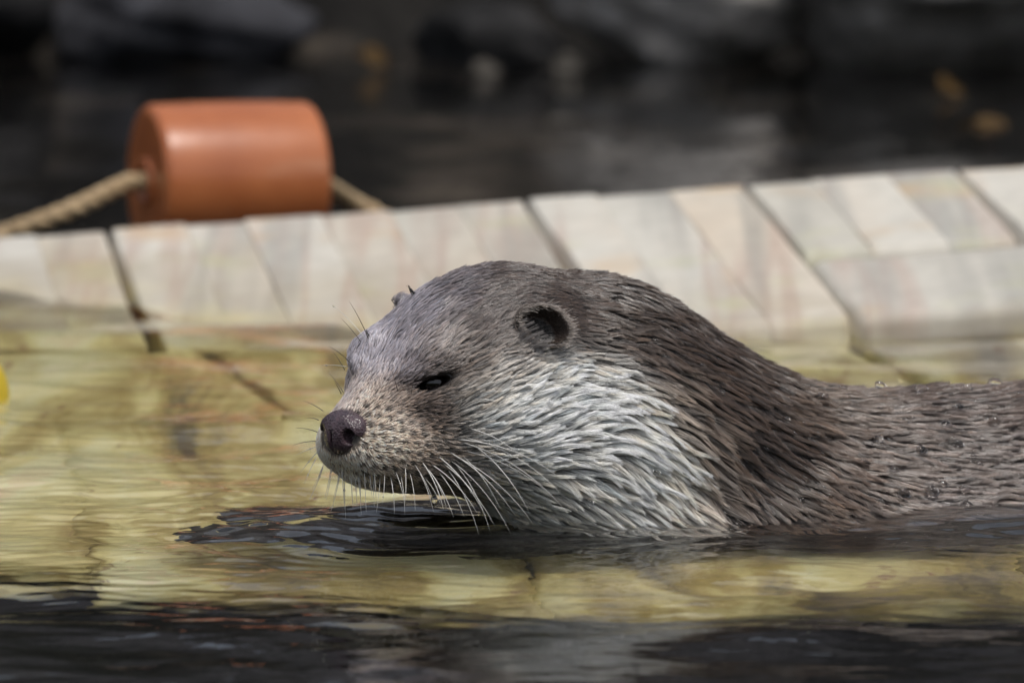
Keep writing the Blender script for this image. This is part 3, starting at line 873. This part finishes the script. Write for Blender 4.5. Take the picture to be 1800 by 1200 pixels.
PC = sample_surface(0, lambda P, N: cweight(P, N)*3.0)
# keep the tufts evenly spaced: drop candidates that crowd a neighbour
sp_ = clump_spacing(PC)*0.72
cell, kept = {}, np.zeros(len(PC), bool)
gi = np.floor(PC/0.004).astype(int)
PL, SL, GL = PC.tolist(), sp_.tolist(), gi.tolist()
for n_i in range(len(PL)):
    x_, y_, z_ = PL[n_i]; r2_ = SL[n_i]**2; gx_, gy_, gz_ = GL[n_i]
    hit = False
    for ax_ in (gx_-1, gx_, gx_+1):
        for ay_ in (gy_-1, gy_, gy_+1):
            for az_ in (gz_-1, gz_, gz_+1):
                for (qx, qy, qz) in cell.get((ax_, ay_, az_), ()):
                    if (qx-x_)**2+(qy-y_)**2+(qz-z_)**2 < r2_: hit = True; break
                if hit: break
            if hit: break
        if hit: break
    if not hit:
        kept[n_i] = True
        cell.setdefault((gx_, gy_, gz_), []).append((x_, y_, z_))
PC = PC[kept]
print('clumps', len(PC))
Lc = fur_len(PC)
parts = []
longf = Lc > 0.0075
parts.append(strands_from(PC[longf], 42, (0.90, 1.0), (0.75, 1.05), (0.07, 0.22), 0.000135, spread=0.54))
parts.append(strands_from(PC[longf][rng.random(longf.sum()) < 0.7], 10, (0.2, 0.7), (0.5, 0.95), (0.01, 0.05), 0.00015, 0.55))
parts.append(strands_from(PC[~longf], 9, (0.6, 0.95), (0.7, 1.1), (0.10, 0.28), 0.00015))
# sparse tufts that stand up: two on the brow, one behind the ears
def spike(px, py, tx, ty, n, tone, y=None):
    o = CAMN; d = at(px, py, 0)-o; d /= np.linalg.norm(d)
    T = np.linalg.norm(at(px, py, -0.12)-o)+np.arange(0, 0.3, 0.0005)
    f = B.sample(o+d*T[:, None])
    i = int(np.argmax(f < 0)) if (f < 0).any() else int(np.argmin(f))
    p = o+d*T[i]
    q = at(tx, ty, p[1])
    r0 = p+rng.normal(0, 0.0008, (n, 3)); tip = q+rng.normal(0, 0.0004, (n, 3))
    side = np.cross(q-p, (0, 1., 0))*0.06
    path = r0[:, None]*(1-S[None, :, None])+tip[:, None]*S[None, :, None]+side*(np.sin(S*math.pi))[None, :, None]
    c = np.full((n, K, 3), 0.10)*np.array((1, .9, .85))*tone*(0.5+0.6*S)[None, :, None]
    return path, c, np.full((n, K), 0.00013)*(1-0.75*S)[None]
parts += [spike(732, 520, 718, 503, 22, 0.35), spike(1030, 484, 1068, 477, 22, 1.6), spike(1015, 480, 1052, 479, 16, 1.4), spike(650, 596, 644, 580, 14, 0.6)]
# hair that grows across the lower front of the near ear
for (a_, b_, c_, d_, t_) in ((903, 590, 938, 566, 1.5), (908, 598, 946, 574, 1.2), (914, 606, 955, 582, 1.7), (922, 610, 962, 590, 1.3), (930, 614, 968, 598, 1.6), (899, 580, 926, 560, 1.3), (918, 600, 944, 588, 0.9), (940, 616, 974, 606, 1.4)):
    parts.append(spike(a_, b_, c_, d_, 16, t_*1.6))
PTS = np.concatenate([p[0] for p in parts]); COL = np.concatenate([p[1] for p in parts]); RAD = np.concatenate([p[2] for p in parts])
print('strands', len(PTS))
# near ear: a small cupped flap with its own short fur
ear_v, ear_rows = [], []
NPHI, NV = 29, 7
phis = np.linspace(R(-45), R(168), NPHI)
for ph in phis:
    bx_, by_ = 942+31*math.cos(ph), 588-27*math.sin(ph)
    bp = eye_frame(bx_, by_, 0, 0)
    nb_ = B.grad((bp+np.array((0, -.004, 0)))[None])[0].astype(float)
    endf = min(1.0, (ph-phis[0])/R(55), (phis[-1]-ph)/R(60))
    h_ = 0.0125*(0.15+0.85*math.sin(endf*math.pi/2))*(1.0 if math.cos(ph) > 0 else 0.92)
    outw = np.array((math.cos(ph), 0, math.sin(ph)))
    e_ = nb_*0.35+np.array((-0.12, -0.38, 0.05))+outw*0.80
    e_ /= np.linalg.norm(e_)
    rowp = []
    for iv in range(NV):
        t_ = iv/(NV-1)
        curl = (-outw*0.0018+np.array((0, -.0012, 0)))*t_**2.2
        rowp.append(bp-nb_*0.0025*(1-t_)+e_*h_*t_+curl)
    ear_rows.append(rowp)
ER = np.array(ear_rows)
idx_ = lambda i, j: i*NV+j
ef = [(idx_(i, j), idx_(i+1, j), idx_(i+1, j+1), idx_(i, j+1)) for i in range(NPHI-1) for j in range(NV-1)]
ear_mat = mat_plain('dark_ear_skin', (0.06, 0.045, 0.037), 0.6, var=0.3, scale=200)
earo = mesh_obj('ear', ER.reshape(-1, 3)-OFF, ef, ear_mat, otter)
so_ = earo.modifiers.new('thick', 'SOLIDIFY'); so_.thickness = 0.0014; so_.offset = 0.0
ss_ = earo.modifiers.new('smooth', 'SUBSURF'); ss_.levels = 1; ss_.render_levels = 1
def ear_fur(n, inner):
    fi = rng.random(n)*(NPHI-1.001); fj = rng.random(n)**(0.8 if not inner else 1.5)*(NV-1.001)
    i, j = fi.astype(int), fj.astype(int); a, b = (fi-i)[:, None], (fj-j)[:, None]
    p = (ER[i, j]*(1-a)+ER[i+1, j]*a)*(1-b)+(ER[i, j+1]*(1-a)+ER[i+1, j+1]*a)*b
    tv = ER[i, -1]-ER[i, 0]; tv /= np.linalg.norm(tv, axis=1, keepdims=True)
    tu = ER[i+1, j]-ER[i, j]; tu /= np.linalg.norm(tu, axis=1, keepdims=True)
    nn = np.cross(tu, tv)
    cen_ = ER.reshape(-1, 3).mean(0)
    nn *= np.sign(((p-cen_)*nn).sum(1))[:, None]
    if inner: nn = -nn
    L = rng.uniform(0.0022, 0.0042, n)*(0.8 if not inner else 1.0)
    L = np.minimum(L, 0.0012+(1-fj/(NV-1))*0.008) if not inner else L*0.8
    d_ = tv*0.8+tu*rng.normal(0, 0.25, n)[:, None]+np.array((0.35, 0, -0.05))*(0 if inner else 1)
    p = p+nn*0.0007
    path = p[:, None]+(d_*L[:, None])[:, None]*S[None, :, None]+nn[:, None]*(0.0006*np.sin(S*2.6))[None, :, None]
    base = np.array((0.12, 0.09, 0.073)) if inner else np.array((0.27, 0.23, 0.20))
    c = base[None]*rng.normal(1, 0.2, (n, 1))*np.where((fj > NV-2.6)[:, None] & (not inner), 1.5, 1.0)
    return path, np.clip(c, 0.005, .8)[:, None]*(0.45+0.65*S)[None, :, None], np.full((n, K), 0.00013)*(1-0.7*S)[None]
def ear_rim(n):
    fi = rng.random(n)*(NPHI-1.001); i = fi.astype(int); a = (fi-i)[:, None]
    p = ER[i, -1]*(1-a)+ER[i+1, -1]*a
    tv = ER[i, -1]-ER[i, 2]; tv /= np.linalg.norm(tv, axis=1, keepdims=True)
    p = p-tv*rng.uniform(0, 0.0015, (n, 1))+rng.normal(0, 0.0004, (n, 3))
    d_ = tv*0.35+np.array((0.8, 0.1, -0.1))+rng.normal(0, 0.28, (n, 3))
    path = p[:, None]+(d_*rng.uniform(0.002, 0.005, (n, 1)))[:, None]*S[None, :, None]
    c = np.array((0.46, 0.40, 0.35))[None]*rng.normal(1, 0.2, (n, 1))
    return path, np.clip(c, 0.005, .8)[:, None]*(0.6+0.5*S)[None, :, None], np.full((n, K), 0.00015)*(1-0.7*S)[None]
for e_part in (ear_fur(1800, False), ear_fur(1400, True), ear_rim(480)):
    PTS = np.concatenate([PTS, e_part[0]]); COL = np.concatenate([COL, e_part[1]]); RAD = np.concatenate([RAD, e_part[2]])
hc = bpy.data.hair_curves.new('fur')
hc.add_curves([K]*len(PTS))
hc.attributes['position'].data.foreach_set('vector', (PTS-OFF).astype(np.float32).ravel())
ra = hc.attributes.get('radius') or hc.attributes.new('radius', 'FLOAT', 'POINT')
ra.data.foreach_set('value', RAD.astype(np.float32).ravel())
cl = hc.attributes.new('coat', 'FLOAT_COLOR', 'POINT')
cl.data.foreach_set('color', np.concatenate([np.clip(COL, 0.003, 0.9), np.ones(COL.shape[:2]+(1,))], 2).astype(np.float32).ravel())
fm = Mat('otter_fur')
hb = fm.node('ShaderNodeBsdfHairPrincipled', model='CHIANG', parametrization='COLOR')
fm.set(hb, 'Color', fm.node('ShaderNodeAttribute', attribute_name='coat').outputs['Color'])
hb.inputs['Roughness'].default_value = 0.32
hb.inputs['Radial Roughness'].default_value = 0.55
hb.inputs['Coat'].default_value = 0.0
hb.inputs['IOR'].default_value = 1.5
fm.set(fm.b, 'Base Color', fm.node('ShaderNodeAttribute', attribute_name='coat').outputs['Color'])
fm.set(fm.b, 'Coat Weight', 0.4); fm.set(fm.b, 'Coat Roughness', 0.12); fm.set(fm.b, 'Roughness', 0.27); fm.set(fm.b, 'Specular IOR Level', 0.85)
fur = bpy.data.objects.new('fur', hc)
hc.materials.append(fm.m)
col.objects.link(fur); fur.parent = otter

# ------------------------------------------------------------------ nose, eyes
def child_field(name, fld, mat, smooth_iter=1):
    v, q = fld.mesh()
    return mesh_obj(name, v-OFF, q, mat, otter)
nf = Field(*[np.arange(NOSE_C[i]-0.024, NOSE_C[i]+0.024, 0.0006) for i in range(3)])
def NP(a, b, c): return NOSE_C+(f_*a+l_*b+u_*c)*0.001
NC = (-5, 0.5, 0.5)
def n3(a, b, c): return NP(NC[0]+a, NC[1]+b, NC[2]+c)
nf.ell(n3(0, 0, 2.5), mm(9.0, 12.6, 8.2), HM, k=0.003)
nf.ell(n3(1, 0, -4), mm(8.5, 9.0, 7.5), HM, k=0.005)
for s_ in (1, -1):
    nf.ell(n3(-1, 9.4*s_, 0.5), mm(7.5, 4.4, 6.2), HM, k=0.003)
    nf.ell(n3(4.8, 8.8*s_, -0.8), mm(5.0, 3.0, 3.7), HM, k=0.0012, sub=True)
    nf.ell(n3(3.0, 11.5*s_, -2.6), mm(4.0, 3.4, 1.7), HM, k=0.0012, sub=True)
nf.ell(n3(9.5, 0, -6), mm(2.2, 0.7, 7), HM, k=0.0012, sub=True)
nm = Mat('wet_nose_leather')
g = nm.coord('Object')
vo = nm.node('ShaderNodeTexVoronoi', {'Vector': g, 'Scale': 900.0}).outputs[0]
nm.set(nm.b, 'Base Color', nm.ramp(nm.noise(g, 220, 4), [(0.3, (0.030, 0.018, 0.023)), (0.7, (0.085, 0.055, 0.064))]))
nm.set(nm.b, 'Roughness', nm.ramp(nm.noise(g, 300, 3), [(0.35, 0.10), (0.65, 0.34)]))
nm.bump(vo, 0.5, 0.0008)
child_field('nose', nf, nm.m)
em = Mat('dark_wet_eye')
em.set(em.b, 'Base Color', (0.006, 0.004, 0.004, 1)); em.set(em.b, 'Roughness', 0.04)
em.set(em.b, 'Specular IOR Level', 0.5)
lidm = mat_plain('dark_eyelid_skin', (0.02, 0.015, 0.013), 0.35)
for c, M in EYE_M:
    bm = bmesh.new()
    bmesh.ops.create_uvsphere(bm, u_segments=32, v_segments=20, radius=0.0072)
    p = c-M[2]*0.0070
    bm.transform(Matrix.Translation(Vector(p-OFF)))
    eo = bm_obj('eye', bm, em.m, otter)
    # dark wet rim that follows the half-shut slit
    pts = []
    for k in range(33):
        w = 2*math.pi*k/32
        q = c+M[0]*0.0092*math.cos(w)+M[1]*0.0034*math.sin(w)
        nn = B.grad(q[None])[0]
        q = q-nn*float(B.sample(q[None])[0]+0.0002)
        pts.append(q-OFF)
    v, fc = tube(pts, [0.0010]*33, 6, False)
    mesh_obj('eyelid', v, fc, lidm, eo)

# ------------------------------------------------------------------ whiskers, each on its own
wm = Mat('pale_whisker')
wm.set(wm.b, 'Base Color', (0.72, 0.70, 0.66, 1)); wm.set(wm.b, 'Roughness', 0.25); wm.set(wm.b, 'Transmission Weight', 0.25)
wdm = mat_plain('dark_whisker', (0.07, 0.055, 0.045), 0.3)
gm = Mat('water_drop')
gm.set(gm.b, 'Base Color', (1, 1, 1, 1)); gm.set(gm.b, 'Roughness', 0.0); gm.set(gm.b, 'IOR', 1.333); gm.set(gm.b, 'Transmission Weight', 1.0)
def on_coat(px, py):
    o = CAMN; d = at(px, py, 0)-o; d /= np.linalg.norm(d)
    T = np.linalg.norm(at(px, py, -0.14)-o)+np.arange(0, 0.34, 0.0004)
    f = B.sample(o+d*T[:, None])
    i = int(np.argmax(f < 0)) if (f < 0).any() else int(np.argmin(f))
    return o+d*T[i], bool((f < 0).any())
wrnd = np.random.default_rng(5)
drop_bm = bmesh.new(); bmesh.ops.create_icosphere(drop_bm, subdivisions=3, radius=1.0)
drop_me = bpy.data.meshes.new('water_drop'); drop_bm.to_mesh(drop_me); drop_bm.free()
drop_me.polygons.foreach_set('use_smooth', [True]*len(drop_me.polygons)); drop_me.materials.append(gm.m)
def drop(p, size, parent=otter, rot=(0, 0, 0)):
    o = bpy.data.objects.new('water_drop', drop_me)
    o.location = Vector(p-OFF); o.scale = size; o.rotation_euler = rot
    col.objects.link(o); o.parent = parent
    return o
def whisker(root, tip, bend, r0, mat, beads=0):
    root, tip = np.asarray(root), np.asarray(tip)
    d = tip-root; L = np.linalg.norm(d)
    pts = []
    for k in range(11):
        s = k/10
        pts.append(root+d*s+np.array(bend)*L*(s*(1-s))*1.0)
    rad = [r0*(1-0.8*(k/10)**1.3) for k in range(11)]
    v, fc = tube([p-OFF for p in pts], rad, 5)
    o = mesh_obj('whisker', v, fc, mat, otter)
    for b_ in range(beads):
        p = pts[wrnd.integers(3, 10)]
        s_ = wrnd.uniform(0.00035, 0.0006)
        drop(p, (s_, s_, s_*1.15))
    return o
# near pad: long ones sweep back over the cheek, short ones hang into the water
near_list = [((815, 768), (990, 872)), ((800, 772), (978, 835)), ((806, 790), (966, 868)), ((796, 800), (938, 922)), ((788, 806), (898, 938)), ((782, 790), (905, 905)), ((776, 812), (870, 925)), ((768, 800), (850, 900)), ((757, 815), (838, 900)),
             ((750, 822), (800, 905)), ((742, 812), (790, 890)), ((736, 828), (768, 900)), ((728, 815), (752, 885)), ((720, 830), (738, 905)), ((712, 820), (722, 880)), ((704, 834), (708, 905)), ((695, 828), (697, 890)), ((686, 836), (688, 905)), ((676, 832), (672, 880)), ((668, 838), (664, 892)),
             ((822, 752), (915, 800)), ((830, 780), (930, 900)), ((812, 800), (880, 895)), ((770, 828), (812, 912)), ((785, 822), (842, 940)), ((760, 835), (775, 895)), ((800, 815), (862, 935)), ((745, 838), (752, 895)), ((808, 776), (1000, 905))]
for i, (a, b_) in enumerate(near_list):
    p, ok = on_coat(*a)
    L = math.hypot(b_[0]-a[0], b_[1]-a[1])
    tip = at(b_[0], b_[1], p[1]-0.010-0.00006*L*wrnd.uniform(0.6, 1.6))
    tip = tip+wrnd.normal(0, 0.0022, 3)*(1 if L < 100 else 0)
    whisker(p, tip, (0.05+0.0005*L, -0.15, 0.16+0.0006*L), (0.00034 if L > 90 else 0.00024)*wrnd.uniform(0.65, 1.15), wm.m, beads=(3 if L > 110 else (1 if wrnd.random() < 0.5 else 0)))
for i in range(16):
    x = 566+i*6.5+wrnd.normal(0, 5); yy = 812+min(i*3, 24)+wrnd.normal(0, 5)
    p, ok = on_coat(x, yy)
    L = wrnd.uniform(45, 85)
    sgn = -1 if i < 6 else 0.2
    whisker(p, at(x+sgn*L*wrnd.uniform(0.1, 0.45), yy+L*0.9, p[1]-0.004), (-0.1*sgn, -.1, .1), 0.00022, wm.m, beads=int(wrnd.random() < 0.4))
# far side and brow
for a, b_, dark in [((568, 722), (532, 704), 1), ((560, 738), (538, 735), 1), ((560, 760), (520, 752), 1), ((558, 775), (515, 782), 1), ((556, 785), (520, 800), 0), ((557, 795), (528, 830), 0), ((556, 805), (535, 850), 0),
                    ((650, 600), (614, 530), 1), ((644, 598), (580, 534), 0), ((638, 606), (600, 560), 1), ((618, 640), (578, 608), 1), ((612, 645), (564, 642), 0), ((606, 650), (586, 618), 1), ((604, 690), (578, 655), 1), ((600, 692), (588, 670), 1), ((722, 700), (726, 672), 1), ((700, 690), (690, 655), 1)]:
    p, ok = on_coat(*a)
    whisker(p, at(b_[0], b_[1], p[1]+wrnd.uniform(-0.008, 0.012)), (0, 0, wrnd.uniform(0.08, 0.25)), 0.00022 if dark else 0.0002, wdm if dark else wm.m, beads=int(not dark))
# beads of water on the coat and two drips under the chin
for x, yy, s_ in [(1440, 708, 1.9), (1745, 747, 1.7), (1662, 753, 1.6), (1515, 819, 1.7), (1586, 874, 1.8), (1634, 872, 2.0), (1654, 856, 1.4), (1692, 866, 1.6), (1697, 893, 1.6), (1432, 766, 1.2), (1541, 776, 1.4), (1618, 796, 1.6), (1684, 785, 1.4), (1570, 830, 1.3),
                  (1620, 694, 1.8), (1548, 688, 1.7), (1700, 690, 1.5), (1750, 684, 1.9), (1790, 700, 1.3), (1480, 690, 1.2), (1372, 655, 1.0), (1230, 645, 1.0), (1685, 722, 1.3), (1378, 740, 1.2), (1150, 830, 1.2), (1035, 880, 1.2), (838, 690, 0.9), (690, 640, 0.6), (655, 655, 0.6), (980, 572, 0.8), (1265, 690, 1.0), (1590, 745, 1.1), (1720, 820, 1.2)]:
    p, ok = on_coat(x, yy)
    n_ = B.grad(p[None])[0]
    s_ *= 0.0014
    drop(p+n_*s_*1.3+np.array((0, -0.0006, 0)), (s_*1.35, s_*0.9, s_*0.9), rot=(0, R(wrnd.uniform(0, 30)), 0))
for n_i in range(70):
    x = wrnd.uniform(1340, 1795) if n_i < 50 else wrnd.uniform(900, 1340); yy = wrnd.uniform(690, 895) if n_i < 50 else wrnd.uniform(520, 880)
    p, ok = on_coat(x, yy)
    if not ok or p[2] < 0.004: continue
    n_ = B.grad(p[None])[0]; s_ = wrnd.uniform(0.0005, 0.0012)*(1.0 if n_i < 50 else 0.7)
    drop(p+n_*(s_*0.9+0.0012), (s_*1.7, s_, s_), rot=(0, R(wrnd.uniform(-5, 35)), 0))
for x, yy in ((763, 878), (647, 852)):
    p, ok = on_coat(x, yy-14)
    s_ = 0.0021 if x > 700 else 0.0013
    drop(at(x, yy, p[1]), (s_*0.8, s_*0.8, s_*1.5))

# ------------------------------------------------------------------ orange float, rope, yellow float, leaves
def lathe(profile, seg=64, axis='X'):
    v, fc = [], []
    n = len(profile)
    for k in range(seg):
        w = 2*math.pi*k/seg
        for a, r in profile: v.append((a, r*math.cos(w), r*math.sin(w)))
    for k in range(seg):
        k2 = (k+1) % seg
        for i in range(n-1): fc.append((k*n+i, k*n+i+1, k2*n+i+1, k2*n+i))
    return v, fc
om = Mat('weathered_orange_plastic')
g = om.coord('Object')
c = om.ramp(om.noise(g, 18, 5), [(0.3, (0.30, 0.085, 0.026)), (0.65, (0.40, 0.128, 0.043))])
c = om.mix(om.ramp(om.noise(om.mapping(g, scale=(1, 4, 4)), 14, 4), [(0.62, 0.0), (0.8, 0.35)]), c, (0.55, 0.33, 0.2))
om.set(om.b, 'Base Color', c); om.set(om.b, 'Roughness', 0.30); om.bump(om.noise(g, 90, 4), 0.12, 0.002)
FC = at(402, 317, 1.13)
hl, rr_, rb = 0.0575, 0.0520, 0.006
prof = [(-hl+0.03, 0.011), (-hl+0.002, 0.011), (-hl+0.0005, 0.0125), (-hl, 0.015), (-hl, rr_-rb)]
prof += [(-hl+rb*(1-math.cos(t)), rr_-rb+rb*math.sin(t)) for t in np.linspace(0.2, math.pi/2, 6)]
prof += [(-hl*0.5, rr_+0.0006), (0, rr_+0.001), (hl*0.5, rr_+0.0006)]
prof += [(-p[0], p[1]) for p in reversed(prof[:11])]
v, fc = lathe(prof)
fl = empty('rope_float', tuple(FC))
tag(fl, 'orange plastic cylinder float on a rope behind the stone ledge', 'float')
FROT = Euler((0, R(1.0), R(19)))
fb = mesh_obj('float_shell', v, fc, om.m, fl)
fb.rotation_euler = FROT
for s_ in (-1, 1):
    bm = bmesh.new()
    ring = lathe([(s_*(hl-0.001), 0.0165), (s_*(hl+0.0022), 0.0160), (s_*(hl+0.0024), 0.0125), (s_*(hl-0.002), 0.0115)], 40)
    o = mesh_obj('hole_rim', ring[0], ring[1], om.m, fl); o.rotation_euler = FROT
rope_m = Mat('hemp_rope')
g = rope_m.coord('Object')
rope_m.set(rope_m.b, 'Base Color', rope_m.ramp(rope_m.noise(rope_m.mapping(g, scale=(1, 3, 3)), 120, 4), [(0.3, (0.20, 0.13, 0.065)), (0.7, (0.52, 0.39, 0.23))]))
rope_m.set(rope_m.b, 'Roughness', 0.85); rope_m.bump(rope_m.noise(g, 300, 3), 0.6, 0.002)
Mf = FROT.to_matrix()
ax = np.array(Mf @ Vector((1, 0, 0)))
e0, e1 = FC-ax*(hl+0.002), FC+ax*(hl+0.002)
ctrl = [np.array((-1.3, 1.15, -0.06)), np.array((-0.75, 1.10, -0.04)), at(-160, 475, 1.06), at(10, 410, 1.06), at(125, 368, 1.07), e0-ax*0.012-np.array((0, 0, .001)), e0, FC, e1, e1+ax*0.008-np.array((0, 0, .004)), at(622, 356, 1.19), at(675, 384, 1.19), at(780, 450, 1.17), np.array((0.3, 1.2, -0.12)), np.array((1.3, 1.25, -0.12))]
def catmull(P, n):
    P = [2*P[0]-P[1]]+P+[2*P[-1]-P[-2]]
    out = []
    for i in range(1, len(P)-2):
        p0, p1, p2, p3 = P[i-1:i+3]
        for k in range(n):
            t = k/n
            out.append(0.5*((2*p1)+(p2-p0)*t+(2*p0-5*p1+4*p2-p3)*t*t+(3*p1-p0-3*p2+p3)*t**3))
    out.append(P[-2])
    return out
cen = catmull(ctrl, 40)
d_ = np.linalg.norm(np.diff(np.array(cen), axis=0), axis=1); arc = np.concatenate([[0], np.cumsum(d_)])
sN = np.arange(0, arc[-1], 0.004)
cen = np.stack([np.interp(sN, arc, np.array(cen)[:, q]) for q in range(3)], 1)
rope = empty('rope', tuple(cen[0]))
tag(rope, 'twisted tan hemp rope threaded through the orange float', 'rope')
for st in range(3):
    pts = []
    for i, p in enumerate(cen):
        t = cen[min(i+1, len(cen)-1)]-cen[max(i-1, 0)]; t = t/np.linalg.norm(t)
        a = np.cross(t, (0, 0, 1.)); a /= np.linalg.norm(a); b_ = np.cross(t, a)
        w = sN[i]/0.038*6.283+st*2.0944
        pts.append(p+(a*math.cos(w)+b_*math.sin(w))*0.0031-cen[0])
    v, fc = tube(pts, [0.0035]*len(pts), 8)
    mesh_obj('rope_strand', v, fc, rope_m.m, rope)

ym = mat_plain('yellow_plastic', (0.55, 0.40, 0.02), 0.5, var=0.12, scale=40)
YC = at(-57, 700, 0.42)
yb_ = empty('ball_float', tuple(YC))
tag(yb_, 'bright yellow float just showing at the left edge beside the otter', 'float')
r_ = 0.0225
prof = [(-0.030, 0.004), (-0.030, 0.0075), (-0.0265, 0.0085)]+[(-0.0285*math.cos(t), 0.001+r_*math.sin(t)) for t in np.linspace(0.42, math.pi-0.42, 22)]+[(0.0265, 0.0085), (0.030, 0.0075), (0.030, 0.004)]
v, fc = lathe(prof, 40)
o = mesh_obj('float_shell', v, fc, ym, yb_); o.rotation_euler = (0, R(90), R(10))
v, fc = lathe([(-0.0015, 0.0212), (-0.0015, 0.0235), (0.0015, 0.0235), (0.0015, 0.0212)], 40)
o = mesh_obj('seam_ridge', v, fc, ym, yb_); o.rotation_euler = (0, R(90), R(10))

lm = [mat_plain('ochre_leaf', (0.06, 0.033, 0.008), 0.6, 0.2, var=0.3, scale=60), mat_plain('pale_dry_leaf', (0.05, 0.044, 0.036), 0.6, 0.2, var=0.3, scale=60)]
def leaf(loc, rot, L, mat, label):
    bm = bmesh.new()
    rows = []
    for i in range(9):
        t = i/8; w = 0.36*L*math.sin(math.pi*min(1, t**0.8))**0.9*(1+0.18*math.sin(t*25))
        zc = 0.10*L*math.sin(t*3)
        rows.append([bm.verts.new(((t-0.5)*L, k*w, zc+0.10*L*abs(k)**1.5)) for k in (-1, -0.5, 0, 0.5, 1)])
    for i in range(8):
        for k in range(4):
            try: bm.faces.new((rows[i][k], rows[i+1][k], rows[i+1][k+1], rows[i][k+1]))
            except ValueError: pass
    root = empty('fallen_leaf', tuple(loc))
    root.rotation_euler = rot
    o = bm_obj('leaf_blade', bm, mat, root)
    sm = o.modifiers.new('thick', 'SOLIDIFY'); sm.thickness = 0.0006
    v, fc = tube([(-0.5*L, 0, 0), (-0.68*L, 0.01*L, 0.04*L), (-0.82*L, 0.05*L, 0.03*L)], [0.0011, 0.0009, 0.0008], 6)
    mesh_obj('leaf_stalk', v, fc, mat, root)
    return tag(root, label, 'leaf', 'fallen leaves along the far bank')
leaf(at(655, 105, 2.30), (R(55), R(20), R(30)), 0.030, lm[0], 'ochre leaf on the dark far bank right of the orange float')
leaf(at(1665, 160, 2.08), (R(40), 0, R(70)), 0.035, lm[0], 'small ochre leaf at the right end of the far bank')
leaf(at(1745, 228, 1.85), (R(20), R(10), R(15)), 0.034, lm[0], 'ochre leaf drifting on the dark water near the right edge')
leaf(at(1000, 118, 2.26), (R(60), 0, R(-20)), 0.030, lm[1], 'pale dry leaf on the far bank near the top centre')
leaf(at(855, 128, 2.26), (R(35), 0, R(40)), 0.030, lm[1], 'pale dry leaf on the far bank left of the centre one')
leaf(at(990, 218, 1.88), (R(8), 0, R(10)), 0.024, lm[1], 'small pale leaf drifting on the dark water above the otter')
